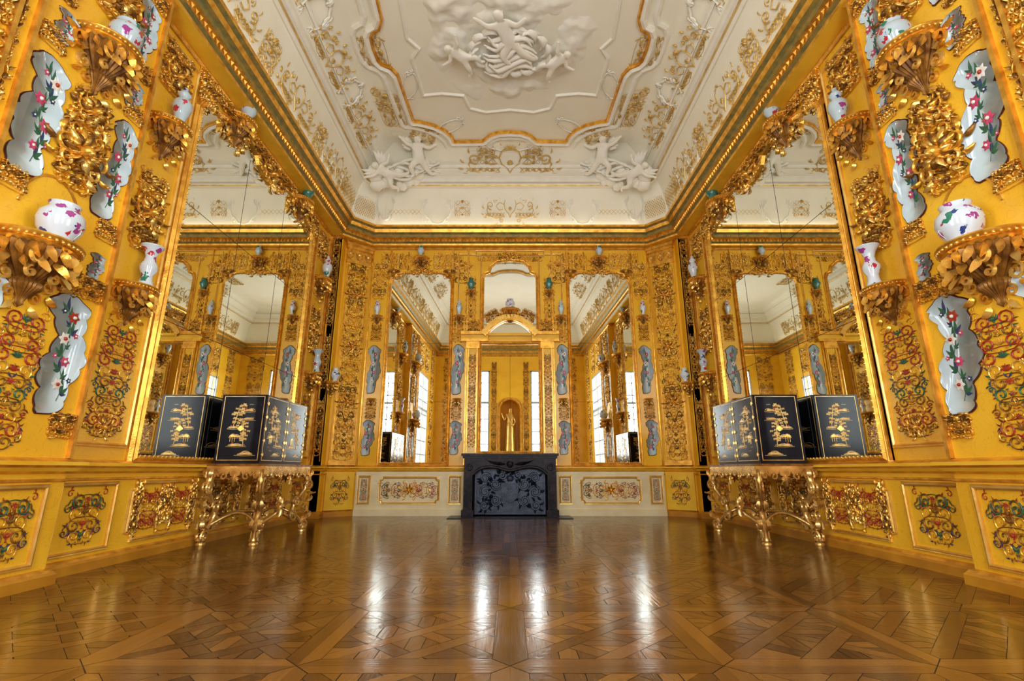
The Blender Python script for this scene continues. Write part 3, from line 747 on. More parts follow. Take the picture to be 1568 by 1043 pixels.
# ------------------------------------------------------------------ side walls
for S_ in 'LR':
    sg = -1 if S_ == 'L' else 1
    N_, F_ = S_+'N', S_+'F'
    inst(msk, S_, 7.325, 5.80, 0.06, sc=(1.3, 1.6, 0.9))
    for k, y in enumerate((5.75, 6.45, 7.325, 8.2, 8.9)):
        inst(gw[k % 2], S_, y, 6.02, 0.01, rot=pi/2, sc=(0.6, 1.5, 0.7))
    for y in (5.5, 9.15): inst(gs[0], S_, y, 5.82, 0.05, sc=(0.6, 1.5, 0.6))
    for y in (6.05, 6.9, 7.75, 8.6): inst(gs[1], S_, y, 5.93, 0.07, sc=(0.9, 1.5, 0.22))
    for k, y in enumerate((6.25, 8.5)): brk(S_, y, 6.0, 0.27, 'small', [1, 9][k], 1.2)
    for k, y in enumerate((4.97, 9.8)):
        panel(S_, y, 1.2, 5.95, 0.62, scale=1.2)
        b = MB([GOLD]); 
        for x in (-0.42, 0.40): b.box(x-0.02, x+0.02, 0, 0.05, 1.03, 6.1, 0, SM(S_, y, 0, 0))
        b.obj('gold_fillet', parent=REL(S_))
        inst(pt[k], S_, y, 1.82, sc=(1.0, 1, 0.82)); inst(msk, S_, y, 1.35, sc=(0.5, 0.8, 0.5))
        inst(gt[k+1], S_, y, 3.75, sc=(0.9, 1.8, 0.72)); inst(msk, S_, y, 3.75, 0.03, sc=(0.9, 1.6, 0.9))
        inst(gt[k], S_, y, 5.65, sc=(1.0, 1.6, 0.5)); inst(msk, S_, y, 5.6, 0.02, sc=(0.8, 1.3, 0.8))
        brk(S_, y, 2.85, 0.25, 'beaker', k, 0.95)
        brk(S_, y, 4.9, 0.27, 'baluster', 1-k, 1.0)
        panel(S_, y, 0.2, 0.78, 0.62); inst(pw[k], S_, y, 0.49, 0.006, sc=(0.95, 1, 0.85))
    for k, (y0, y1) in enumerate(((5.5, 6.7), (6.85, 7.8), (7.95, 9.15))):
        c = (y0+y1)/2
        panel(S_, c, 0.22, 0.78, y1-y0-0.1, cut=0.09)
        for dx in (-0.27, 0.27): inst(pw[(k+1) % 2], S_, c+dx, 0.5, 0.006, sc=(0.85, 1, 0.75))
        inst(gs[k], S_, c, 0.5, 0.010, sc=(0.45, 1.0, 0.75))
        for dx in (-1, 1): inst(gs[(k+1) % 3], S_, c+dx*((y1-y0)/2-0.12), 0.5, 0.006, sc=(0.25, 1.0, 0.75))
    yc = 3.84
    b = MB([GOLD])
    for y in (4.42, 3.2, 3.05): b.box(-0.018, 0.018, 0, 0.04, 1.03, 6.1, 0, SM(N_, y, 0, 0))
    b.obj('gold_fillet', parent=REL(S_))
    brk(N_, 3.66, 2.74, 0.32, 'jar', 0 if sg < 0 else 2, 0.92)
    brk(N_, 3.82, 4.86, 0.31, 'jar', 1, 0.8)
    b = MB([GOLD]); b.htube([(0.27*cos(t*pi/16), 3.0+0.36*sin(t*pi/16)) for t in range(17)], 0.014, 0, M=SM(N_, 3.72, 0, 0)); b.obj('arch_moulding', parent=REL(S_))
    cart(1, N_, yc+0.30, 1.92, (1.0, 1, 1.0), -0.06*sg); cart(1, N_, yc-0.50, 1.92, (1.0, 1, 1.0), 0.06*sg)
    cart(0, N_, yc+0.38, 3.80, (0.8, 1, 1.1), 0.05*sg); cart(0, N_, yc-0.42, 3.78, (0.95, 1, 1.1), -0.05*sg)
    cart(2, N_, yc+0.36, 5.45, (0.9, 1, 1.0)); cart(2, N_, yc-0.42, 5.45, (0.95, 1, 1.0))
    cart(2, N_, yc+0.42, 2.78, (0.5, 1, 0.32)); cart(2, N_, yc+0.40, 4.68, (0.6, 1, 0.4)); cart(2, N_, yc-0.40, 4.68, (0.6, 1, 0.4))
    inst(gt[3], N_, yc, 3.80, 0.006, sc=(0.85, 2.0, 0.7)); inst(msk, N_, yc, 3.72, 0.03, sc=(1.1, 1.8, 1.1)); inst(msk, N_, yc, 4.15, 0.02, sc=(0.7, 1.6, 0.7))
    inst(gt[0], N_, yc, 5.6, 0.006, sc=(0.9, 2.0, 0.65)); inst(msk, N_, yc, 5.5, 0.03, sc=(1.0, 1.8, 1.0))
    inst(pt[0], N_, yc-0.08, 1.62, 0.006, sc=(0.8, 1, 0.78)); inst(gt[2], N_, yc+0.2, 2.55, 0.006, sc=(0.4, 1.3, 0.2))
    for y in (4.28, 3.36):
        for z in (1.3, 2.55, 3.15, 4.5, 5.0, 5.95): inst(gs[int(z*2) % 3], N_, y, z, 0.003, sc=(0.4, 1.0, 0.3))
    for k, z in enumerate((1.7, 2.9, 4.1, 5.3)): inst(gt[k], N_, 3.0, z, 0.006, sc=(0.5, 1.5, 0.85))
    panel(N_, yc, 0.2, 0.78, 0.85); 
    for dx in (-0.2, 0.2): inst(pw[0], N_, yc+dx, 0.49, 0.006, sc=(0.75, 1, 0.85))
    for k, z in enumerate((1.8, 3.1, 4.4, 5.6)): inst(gt[k], N_, 0.2, z, 0.006, sc=(1.2, 1.5, 0.85))
    for y in (1.4, 2.4): inst(gt[1], N_, y, 5.45, 0.006, sc=(1.3, 1.5, 0.8))
    brk(F_, 10.34, 2.75, 0.17, 'small', 2, 1.1)
    b = MB([GOLD]); 
    M = SM('B', sg*3.98, 0, 0.6)
    b.box(-0.09, -0.075, 0, 0.02, 1.1, 6.0, 0, M); b.box(0.075, 0.09, 0, 0.02, 1.1, 6.0, 0, M)
    b.obj('gold_fillet', parent=REL(S_))
    for k, z in enumerate((1.8, 3.2, 4.6, 5.6)):
        inst(gt[k], 'B', sg*3.98, z, 0.605, sc=(0.3, 1, 0.9), key=S_)
# rear wall dressing
for x in (-3.15, 3.15):
    for k, z in enumerate((1.8, 3.0, 4.2, 5.4)): inst(gt[k], 'REAR', x, z, sc=(1.4, 1.3, 0.9), key='REAR')
for x in (-0.74, 0.74):
    for k, z in enumerate((1.6, 2.8, 4.0, 5.2)): inst(gt[k], 'REAR', x, z, sc=(0.5, 1.3, 0.9), key='REAR')
# niche
d = MB([YEL, GOLD, GOLDP]); M = SM('REAR', 0, 0, 0); n = 16
arcp = [(NW, NZ0), (NW, NZ1)] + [(NW*cos(pi*i/n), NZ1+NW*sin(pi*i/n)) for i in range(1, n)] + [(-NW, NZ1), (-NW, NZ0)]
for i in range(len(arcp)-1):
    (xa, za), (xb, zb) = arcp[i], arcp[i+1]
    d.add([(xa, 0, za), (xb, 0, zb), (xb, -0.6, zb), (xa, -0.6, za)], [(0, 1, 2, 3)], 0, M)
d.add([(-NW, -0.6, NZ0), (NW, -0.6, NZ0), (NW, -0.6, 4.3), (-NW, -0.6, 4.3)], [(0, 1, 2, 3)], 0, M)
d.add([(-NW, 0, NZ0), (NW, 0, NZ0), (NW, -0.6, NZ0), (-NW, -0.6, NZ0)], [(0, 1, 2, 3)], 0, M)
for i in range(n):
    a, c = pi*i/n, pi*(i+1)/n
    d.add([(NW*cos(a), 0, NZ1+NW*sin(a)), (NW*cos(c), 0, NZ1+NW*sin(c)), (NW*cos(c), 0, 4.3), (NW*cos(a), 0, 4.3)], [(0, 1, 2, 3)], 0, M)
d.htube(arcp, 0.06, 1, M=M); d.htube([(x*1.18, z+0.05) for x, z in arcp], 0.03, 2, M=M)
d.box(-0.3, 0.3, -0.55, -0.05, NZ0, NZ0+0.1, 1, M); d.box(-0.24, 0.24, -0.5, -0.1, NZ0+0.1, NZ0+0.5, 2, M); d.box(-0.28, 0.28, -0.53, -0.07, NZ0+0.5, NZ0+0.56, 1, M)
d.obj('statue_niche')

# ------------------------------------------------------------------ ceiling ornaments
ceil = empty('gilded_ceiling_ornament')
def cinst(me, wall, a, inset, z, tilt, rot=0.0, sc=(1,1,1), nm=None):
    if wall == 'B': p, ang = (a, 10.65-inset), pi
    elif wall == 'L': p, ang = (-3.7+inset, a), -pi/2
    elif wall == 'R': p, ang = (3.7-inset, a), pi/2
    elif wall == 'CL': p, ang = (-3.475+inset*0.707+a*0.707, 10.425-inset*0.707+a*0.707), -pi*0.75
    else: p, ang = (3.475-inset*0.707-a*0.707, 10.425-inset*0.707+a*0.707), pi*0.75
    M = Matrix.Translation((p[0], p[1], z)) @ Matrix.Rotation(ang, 4, 'Z') @ Matrix.Rotation(-tilt, 4, 'X') @ Matrix.Rotation(rot, 4, 'Y') @ Matrix.Diagonal((*sc, 1))
    return mk(nm or me.name, me, M, ceil)
def trellis(w, h, st=0.075):
    b = MB([GOLDC, STUC]); n = int((w+h)/st)
    for i in range(-n, n):
        for d in (1, -1):
            pts = []
            for k in range(41):
                x = -w/2 + w*k/40; z = d*(x) + i*st*1.4
                if abs(z) <= h/2 and abs(x) <= w/2*(1-0.25*abs(z/h)): pts.append((x, z))
            if len(pts) > 1: b.htube([pts[0], pts[-1]], 0.007, 0, h=1.5)
    b.htube([(-w/2, -h/2), (-w/2*1.05, 0), (-w/2*0.8, h/2), (0, h/2*1.15), (w/2*0.8, h/2), (w/2*1.05, 0), (w/2, -h/2)], 0.022, 1, h=1.2)
    return b.mesh('trellis_relief')
TR = trellis(0.9, 0.62)
def scrollframe(w, h, mt, r=0.02):
    b = MB([mt])
    for s_ in (-1, 1):
        P = [(0, h/2), (w*0.12, h/2*1.05), (w*0.25, h/2*0.85), (w*0.36, h*0.38), (w*0.42, h*0.2), (w*0.5, 0.02), (w*0.44, -h*0.2), (w*0.3, -h*0.3), (w*0.2, -h*0.45), (0, -h*0.5)]
        b.htube([(s_*x, z) for x, z in P], r, 0, h=1.2)
        b.htube([(s_*x, z) for x, z in spir(w*0.40, h*0.30, h*0.16, pi*0.5, 1.2, -1)], r*0.9, 0, h=1.2)
        b.htube([(s_*x, z) for x, z in spir(w*0.36, -h*0.34, h*0.15, pi*1.5, 1.2, 1)], r*0.9, 0, h=1.2)
        for a in (0.3, 0.9, 1.5): b.leaf(s_*w*0.5, 0.0, (a if s_ > 0 else pi-a), h*0.3, h*0.1, 0, 0.5*s_, 0, 0.5)
    for a in (-0.9, -0.45, 0, 0.45, 0.9): b.leaf(0, h*0.42, pi/2+a, h*0.25, h*0.09, 0, 0, 0.0, 0.6)
    return b.mesh('stucco_scroll_frame')
SFW = scrollframe(1.3, 0.7, STUC, 0.026)
def strap(w, h):
    b = MB([GOLDC])
    for s_ in (-1, 1):
        def t(p, r=0.0125): b.htube([(s_*x, z) for x, z in p], r, 0, h=1.2)
        t([(0, h*0.42), (w*0.10, h*0.34), (w*0.13, h*0.15), (w*0.10, -h*0.05), (w*0.03, -h*0.18), (0, -h*0.32)])
        t([(w*0.13, h*0.15), (w*0.22, h*0.22), (w*0.30, h*0.10), (w*0.24, -h*0.05), (w*0.15, -h*0.02)])
        for i in range(5):
            x = w*(0.12+0.075*i); t([(x, -h*0.30+0.02*i), (x+w*0.05, -h*0.16), (x+w*0.11, -h*0.28)], 0.010)
            t([(x, -h*0.14), (x+w*0.05, -h*0.28), (x+w*0.11, -h*0.16)], 0.010)
        t(spir(w*0.42, h*0.12, h*0.16, -pi*0.6, 1.3, 1)); t(spir(w*0.30, h*0.33, h*0.12, -pi*0.4, 1.3, 1)); t(spir(w*0.18, -h*0.42, h*0.10, pi*0.4, 1.2, -1))
        t([(w*0.13, -h*0.30), (w*0.30, -h*0.36), (w*0.46, -h*0.25), (w*0.5, -h*0.05), (w*0.46, h*0.1)])
        for (x, z, a) in ((0.48, 0.28, 1.0), (0.36, 0.46, 1.3), (0.5, -0.3, -0.5), (0.26, -0.5, -1.0), (0.2, 0.3, 0.6), (0.4, -0.05, 0.2), (0.55, 0.0, 0.4), (0.56, -0.2, -0.1), (0.1, 0.5, 1.0)):
            b.leaf(s_*w*x, h*z, a if s_ > 0 else pi-a, 0.12, 0.036, 0, 0.6*s_, 0, 0.6)
    for a in (-1.1, -0.75, -0.35, 0, 0.35, 0.75, 1.1): b.leaf(0, h*0.38, pi/2+a, 0.13, 0.036, 0, a*0.4, 0.0, 0.6)
    b.flower(0, 0.0, 0.06, 0, 0, 8)
    return b.mesh('strapwork_relief')
STR = strap(1.5, 0.72)
T1 = 0.22
cinst(STR, 'B', 0, 0.075, 7.03, T1, sc=(0.75, 1.2, 0.95))
for sg in (-1, 1):
    cinst(TR, 'B', sg*2.55, 0.06, 7.02, T1, sc=(0.95, 1, 1.1)); cinst(SFW, 'B', sg*1.75, 0.06, 7.0, T1, sc=(0.5, 1, 1))
    cinst(SFW, 'B', sg*3.0, 0.1, 7.1, T1, sc=(0.3, 1, 1))
    cinst(cg[1], 'B', sg*1.15, 0.07, 7.05, T1, sc=(0.45, 1.5, 0.45))
for W_ in 'LR':
    for y in (1.6, 3.3, 5.0, 7.0, 9.0):
        cinst(STR, W_, y, 0.08, 7.02, T1, sc=(0.75, 1.2, 0.9))
    for y in (0.8, 2.45, 4.1, 6.0, 8.0): 
        cinst(cg[1], W_, y, 0.08, 7.02, T1, sc=(0.5, 1.4, 0.6)); 
    cinst(TR, W_, 9.75, 0.07, 7.02, T1); cinst(SFW, W_, 8.45, 0.07, 7.05, T1, sc=(0.4, 1, 1))
for C in ('CL', 'CR'): cinst(TR, C, 0, 0.06, 6.95, T1, sc=(0.6, 1, 0.7))
T2 = 0.92
cinst(STR, 'B', 0, 0.66, 7.90, T2, sc=(1.3, 1.6, 1.05)); 
for dx in (-0.55, 0.55): cinst(cg[2], 'B', dx, 0.74, 7.99, 1.0, sc=(0.5, 1.4, 0.35))
cinst(SFW, 'B', 0, 0.98, 8.12, 1.35, sc=(0.8, 1, 0.45))
for W_ in 'LR':
    for k, y in enumerate((3.4, 5.2, 7.0, 8.6)):
        cinst(STR, W_, y, 0.60, 7.85, 0.85, sc=(0.75, 1.5, 0.75))
        cinst(cg[(k+1) % 3], W_, y+0.1, 1.24, CZ-0.012, pi/2, sc=(0.8, 1.2, 0.45))
    for k, y in enumerate((7.8, 6.1)): cinst(SFW, W_, y, 0.62, 7.88, 0.85, sc=(0.4, 1.0, 0.8))

# medallion mouldings
q = [(0, 2.30), (0.22, 2.32), (0.38, 2.40), (0.50, 2.56), (0.60, 2.62), (1.28, 2.64), (1.38, 2.60), (1.42, 2.38), (1.52, 2.22), (1.70, 2.08), (1.95, 1.98), (2.12, 1.96), (2.18, 1.86), (2.24, 0.62), (2.30, 0.50), (2.44, 0.42), (2.52, 0.28), (2.54, 0.0)]
YC = 7.02
up_ = q + [(x, -y) for x, y in q[::-1][1:]]
outl = up_ + [(-x, y) for x, y in up_[::-1] if x > 1e-6]
def medal(b, sx, sy, prof, m):
    pts = [(x*sx, YC + y*sy) for x, y in outl]
    b.sweep(pts, prof, True, m)
b = MB([STUC, GOLD])
zc = CZ-0.005
medal(b, 1, 1, [(0, zc), (0.0, zc-0.05), (0.05, zc-0.09), (0.10, zc-0.05), (0.12, zc)], 0)
medal(b, 1, 1, [(0.10, zc-0.04), (0.115, zc-0.065), (0.14, zc-0.065), (0.15, zc-0.0)], 1)
medal(b, 1.09, 1.065, [(0, zc), (0.0, zc-0.03), (0.05, zc-0.05), (0.09, zc-0.03), (0.1, zc)], 0)
i1 = [(0, 1.55), (0.5, 1.62), (0.85, 1.5), (0.95, 1.15), (1.35, 1.1), (1.75, 1.15), (1.8, 0.2), (1.65, 0.0)]
up2 = i1 + [(x, -y) for x, y in i1[::-1][1:]]; o2 = up2 + [(-x, y) for x, y in up2[::-1] if x > 1e-6]
b.sweep([(x, YC+y) for x, y in o2], [(0, zc), (0.0, zc-0.03), (0.04, zc-0.04), (0.06, zc)], True, 0)
b.obj('ceiling_medallion')
def clouds(cx, cy, rx, ry, amp, z, seed, sc=2.2, name='stucco_cloud_relief', n=90):
    vs = []; fs = []
    for i in range(n+1):
        for j in range(n+1):
            u, v = -1+2*i/n, -1+2*j/n; r = hypot(u, v)
            p = Vector((u*rx*sc+seed, v*ry*sc, seed))
            h = noise.turbulence(p, 4, False) ; ed = max(0, min(1, (0.98 - r + 0.25*noise.noise(p*0.9))*4))
            d = noise.voronoi(p*1.1)[0][0]
            vs.append((cx+u*rx, cy+v*ry, z - amp*ed*(0.15+0.55*h + 0.6*max(0, 0.6-d)) + 0.012*(1-ed)*1.0))
    for i in range(n):
        for j in range(n): a = i*(n+1)+j; fs.append((a, a+1, a+n+2, a+n+1))
    me = bpy.data.meshes.new(name); me.from_pydata(vs, [], fs); me.materials.append(STUC)
    me.polygons.foreach_set('use_smooth', [True]*len(fs)); return mk(name, me)
clouds(0, YC-0.15, 1.5, 1.45, 0.16, CZ, 3.1)

# stucco figures
def skin(name, V_, E, R, M, parent=None, mt=STUC):
    me = bpy.data.meshes.new(name); me.from_pydata(V_, E, []); me.materials.append(mt)
    o = mk(name, me, M, parent)
    md = o.modifiers.new('skin', 'SKIN'); md.use_smooth_shade = True
    for i, r in enumerate(R): me.skin_vertices[0].data[i].radius = (r, r)
    me.skin_vertices[0].data[0].use_root = True
    sb = o.modifiers.new('sub', 'SUBSURF'); sb.levels = 1; sb.render_levels = 2
    return o
PV = [(0,0.10,0), (0,0.11,0.12), (0,0.11,0.22), (0,0.12,0.29), (0.0,0.14,0.36), (0.0,0.14,0.42),
      (0.09,0.12,0.24), (0.19,0.16,0.28), (0.28,0.15,0.38), (0.33,0.15,0.42),
      (-0.09,0.12,0.24), (-0.19,0.15,0.18), (-0.30,0.16,0.22), (-0.35,0.16,0.24),
      (0.06,0.12,-0.03), (0.18,0.18,-0.12), (0.12,0.12,-0.27), (0.19,0.14,-0.31),
      (-0.06,0.12,-0.03), (-0.12,0.16,-0.17), (-0.23,0.10,-0.29), (-0.30,0.12,-0.28)]
PE = [(0,1),(1,2),(2,3),(3,4),(4,5),(2,6),(6,7),(7,8),(8,9),(2,10),(10,11),(11,12),(12,13),(0,14),(14,15),(15,16),(16,17),(0,18),(18,19),(19,20),(20,21)]
PR = [0.095,0.085,0.08,0.035,0.075,0.05, 0.045,0.036,0.028,0.022, 0.045,0.036,0.028,0.022, 0.065,0.055,0.036,0.024, 0.065,0.055,0.036,0.024]
def wings(b, M):
    for s_ in (-1, 1):
        for k in range(5): b.leaf(s_*0.07, 0.2, pi/2 - s_*(0.6+0.28*k), 0.30-0.03*k, 0.09, 0, s_*0.2, 0.04, 0.3, M)
def group(M, nm='stucco_cherub_group', flip=1):
    e = empty(nm); 
    skin('putto', PV, PE, PR, M @ Matrix.Diagonal((flip, 1, 1, 1)), e)
    skin('putto_2', PV, PE, PR, M @ Matrix.Translation((flip*0.55, -0.02, -0.25)) @ Matrix.Rotation(0.9*flip, 4, 'Y') @ Matrix.Diagonal((0.9*flip, 0.9, 0.9, 1)), e)
    b = MB([STUC]); wings(b, M); wings(b, M @ Matrix.Translation((flip*0.55, -0.02, -0.25)) @ Matrix.Rotation(0.9*flip, 4, 'Y'))
    rg = random.Random(5)
    for i in range(26): b.blob(rg.uniform(-0.4, 0.85)*flip, -0.02, rg.uniform(-0.5, -0.1)+0.0, rg.uniform(0.07, 0.15), 0, 0.8, M)
    for k in range(5):
        b.htube([(flip*(-0.4+0.13*t), -0.28+0.05*k+0.08*sin(t*0.9+k)) for t in range(10)], 0.026, 0, h=1.6, y0=0.08, M=M)
    b.obj('clouds', parent=e, smooth=True)
def cm(wall, a, inset, z, tilt):
    p, ang = (a, 10.65-inset), pi
    return Matrix.Translation((p[0], p[1], z)) @ Matrix.Rotation(ang, 4, 'Z') @ Matrix.Rotation(-tilt, 4, 'X')
group(cm('B', -2.15, 0.80, 7.92, 0.80) @ Matrix.Rotation(0.4, 4, 'Z') @ Matrix.Diagonal((1.25, 1.1, 1.25, 1)), flip=1)
group(cm('B', 2.15, 0.80, 7.92, 0.80) @ Matrix.Rotation(-0.4, 4, 'Z') @ Matrix.Diagonal((1.25, 1.1, 1.25, 1)), flip=-1)
M0 = Matrix.Translation((0.0, YC-0.3, CZ-0.13)) @ Matrix.Rotation(pi, 4, 'Z') @ Matrix.Rotation(-pi/2, 4, 'X') 
e = empty('stucco_ceiling_figure')
skin('body', PV, PE, PR, M0 @ Matrix.Rotation(0.35, 4, 'Y') @ Matrix.Diagonal((1.2, 0.7, 1.6, 1)), e)
skin('attendant', PV, PE, PR, M0 @ Matrix.Translation((-0.75, -0.03, -0.5)) @ Matrix.Rotation(-0.8, 4, 'Y') @ Matrix.Diagonal((1.0, 0.7, 1.0, 1)), e)
skin('attendant_2', PV, PE, PR, M0 @ Matrix.Translation((0.8, -0.03, -0.35)) @ Matrix.Rotation(0.9, 4, 'Y') @ Matrix.Diagonal((-1.0, 0.7, 1.0, 1)), e)
b = MB([STUC])
rg = random.Random(8)
for k in range(11):
    c0 = rg.uniform(-0.2, 0.2)
    b.htube([(-0.42+0.085*t+0.05*sin(t+k), 0.12-0.075*k+0.13*sin(t*0.62+c0*3)) for t in range(11)], [0.012+0.045*sin(pi*t/10) for t in range(11)], 0, h=1.1, y0=0.03+0.02*(k % 3), M=M0)
for k in range(16):
    a = 2*pi*k/16; b.leaf(0.5*cos(a)*1.3, -0.25+0.45*sin(a), a+1.2, 0.35, 0.14, 0, 1.2, 0.02, 0.5, M0)
b.obj('drapery', parent=e, smooth=True)
for (x, y, r) in ((-1.3, 9.05, 0.6), (1.3, 9.05, -0.6), (-1.95, 7.9, 1.2), (1.95, 7.9, -1.2)):
    M = Matrix.Translation((x, y, CZ-0.012)) @ Matrix.Rotation(pi, 4, 'Z') @ Matrix.Rotation(-pi/2, 4, 'X') @ Matrix.Rotation(r, 4, 'Y') @ Matrix.Diagonal((0.55, 0.7, 0.4, 1))
    mk('stucco_scroll_frame', SFW, M, ceil)
for s_ in (-1, 1):
    for (x, y, k) in ((1.85, 9.25, 0), (2.5, 8.25, 1)):
        M = Matrix.Translation((s_*x*1.03, y+0.05, CZ-0.012)) @ Matrix.Rotation(pi, 4, 'Z') @ Matrix.Rotation(-pi/2, 4, 'X') @ Matrix.Rotation(s_*0.5, 4, 'Y') @ Matrix.Diagonal((0.7, 1.2, 0.55, 1))
        mk('arabesque', cg[k], M, ceil)

# niche statue (draped standing figure, gilded)
st = empty('niche_statue')
SVt = [(0,0,1.0),(0,0,1.2),(0.01,0,1.38),(0.01,0,1.5),(0.02,0.02,1.6),(0.02,0.03,1.68),
       (0.13,0,1.36),(0.22,0.03,1.15),(0.16,0.14,1.02),(0.08,0.2,1.0),
       (-0.13,0,1.36),(-0.25,0.02,1.2),(-0.33,0.08,1.38),(-0.36,0.1,1.48),
       (0.09,0,0.9),(0.10,0.08,0.5),(0.11,0.0,0.1),(0.11,0.1,0.04),(-0.09,0,0.9),(-0.11,0.0,0.5),(-0.13,-0.02,0.1),(-0.13,0.08,0.04)]
SR = [0.13,0.11,0.12,0.05,0.085,0.06, 0.055,0.045,0.035,0.03, 0.055,0.045,0.035,0.03, 0.10,0.075,0.05,0.035,0.10,0.075,0.05,0.035]
Ms = SM('REAR', 0, NZ0+0.56, -0.3) @ Matrix.Diagonal((1.15, 1.0, 1.2, 1))
skin('figure', SVt, PE, SR, Ms, st, GOLDP)
b = MB([GOLDP])
pr = [(0.20, 0.02), (0.19, 0.3), (0.17, 0.6), (0.165, 0.85), (0.15, 1.0), (0.13, 1.1)]
b.lathe(pr, 48, 0, lob=22, amp=0.18, M=Ms)
b.htube([(-0.14+0.03*t, 1.42-0.055*t) for t in range(10)], 0.04, 0, h=1.5, y0=0.07, M=Ms)
b.obj('drapery', parent=st, smooth=True)

# ------------------------------------------------------------------ console tables + lacquer cabinets
def console():
    b = MB([GOLDS, GOLDS, MARB, GOLDD])
    W, D, H = 0.76, 1.50, 1.0
    b.box(-W/2, W/2, -D/2, D/2, H-0.04, H, 0); b.box(-W/2-0.02, W/2+0.02, -D/2-0.02, D/2+0.02, H-0.015, H+0.012, 3)
    b.box(-W/2+0.04, W/2-0.04, -D/2+0.04, D/2-0.04, H-0.10, H-0.04, 0)
    def apron(L, M):
        n = max(3, int(L/0.13)); 
        for i in range(n):
            x = -L/2 + L*(i+0.5)/n; w_ = L/n*0.5; dz = 0.03 if i % 2 else 0.06
            b.plate([(x-w_, -0.08), (x-w_*0.8, -0.10-dz*0.6), (x, -0.10-dz), (x+w_*0.8, -0.10-dz*0.6), (x+w_, -0.08), (x+w_, -0.03), (x-w_, -0.03)], -0.012, 0.012, 0, M)
            b.blob(x, 0.012, -0.11-dz*0.5, 0.016, 1, 1, M)
        for s_ in (-1, 1):
            b.htube([(s_*x, z) for x, z in spir(L*0.2, -0.15, 0.06, 0, 1.2, 1)], 0.014, 1, M=M, y0=0.01)
            b.htube([(s_*x, z) for x, z in spir(L*0.36, -0.14, 0.05, pi, 1.2, -1)], 0.013, 1, M=M, y0=0.01)
        for a in (-0.8, -0.4, 0, 0.4, 0.8): b.leaf(0, -0.15, -pi/2+a, 0.12, 0.04, 1, a, 0.015, 0.6, M)
    T = Matrix.Translation
    apron(W, T((0, -D/2, H)) @ Matrix.Rotation(pi, 4, 'Z')); apron(W, T((0, D/2, H)))
    apron(D, T((W/2, 0, H)) @ Matrix.Rotation(-pi/2, 4, 'Z'))
    for sx in (-1, 1):
        for sy in (-1, 1):
            x0, y0 = sx*(W/2-0.06), sy*(D/2-0.07)
            d = Vector((sx*0.45 if sx > 0 else -0.0, sy*1.0, 0)).normalized()
            prof = [(0.02, 0.94), (0.06, 0.86), (0.09, 0.76), (0.06, 0.64), (-0.03, 0.54), (-0.12, 0.46), (-0.15, 0.35), (-0.09, 0.25), (0.0, 0.18), (0.07, 0.11), (0.09, 0.05)]
            rad = [0.04, 0.05, 0.048, 0.036, 0.03, 0.036, 0.038, 0.032, 0.028, 0.032, 0.036]
            b.tube([(x0+d.x*o, y0+d.y*o, z) for o, z in prof], rad, 8, 0)
            ang = atan2(d.y, d.x)
            M = T((x0, y0, 0)) @ Matrix.Rotation(ang, 4, 'Z') @ Matrix.Translation((0, -0.025, 0))
            M2 = T((x0, y0, 0)) @ Matrix.Rotation(ang, 4, 'Z') @ Matrix.Translation((0, 0.025, 0))
            for MM, hh in ((M2, 1.0), (M, -1.0)):
                b.htube(spir(0.10, 0.70, 0.09, pi*0.9, 1.4, -1), 0.02, 1, h=hh, M=MM)
                b.htube(spir(-0.10, 0.46, 0.085, 0, 1.4, 1), 0.019, 1, h=hh, M=MM)
                b.htube(spir(0.07, 0.10, 0.08, pi*0.8, 1.4, -1), 0.02, 1, h=hh, M=MM)
                b.htube(spir(-0.14, 0.24, 0.07, pi*0.5, 1.3, 1), 0.016, 0, h=hh, M=MM)
                b.htube(spir(0.07, 0.36, 0.07, pi*1.2, 1.3, 1), 0.014, 0, h=hh, M=MM)
                for (x, z, a) in ((0.12, 0.83, 1.0), (0.13, 0.6, -0.7), (-0.1, 0.56, 2.2), (-0.16, 0.34, -2.3), (0.02, 0.2, -0.2), (0.05, 0.9, 2.5), (0.1, 0.45, 0.3), (0.14, 0.2, 0.9), (-0.22, 0.45, 2.8), (-0.05, 0.72, 2.6)):
                    b.leaf(x, z, a, 0.13, 0.05, 1, 0.8, 0.0, 0.8*hh, MM)
            b.lathe([(0, 0), (0.055, 0.0), (0.06, 0.02), (0.045, 0.04), (0.06, 0.06), (0.05, 0.09), (0, 0.1)], 12, 1, T((x0+d.x*0.07, y0+d.y*0.07, 0)))
    for s_ in (-1, 1):
        P = [(0.26*s_ + 0.08*sin(pi*t/10*2)*s_, -0.62+0.124*t, 0.20+0.16*sin(pi*t/10)) for t in range(11)]
        b.tube(P, 0.024, 8, 0)
        P = [(-0.3+0.06*t, s_*(0.62-0.1*sin(pi*t/10)), 0.24+0.14*sin(pi*t/10)) for t in range(11)]
        b.tube(P, 0.022, 8, 1)
    Mf_ = T((0.3, 0, 0.42)) @ Matrix.Rotation(-pi/2, 4, 'Z')
    for i in range(12): b.leaf(0, 0, 2*pi*i/12, 0.15, 0.045, i % 2, 0.3, 0, 0.7, Mf_)
    b.blob(0, 0, 0, 0.05, 1, 1, Mf_)
    return autosm(b.mesh('gilded_console_table'), 50)
CT = console()

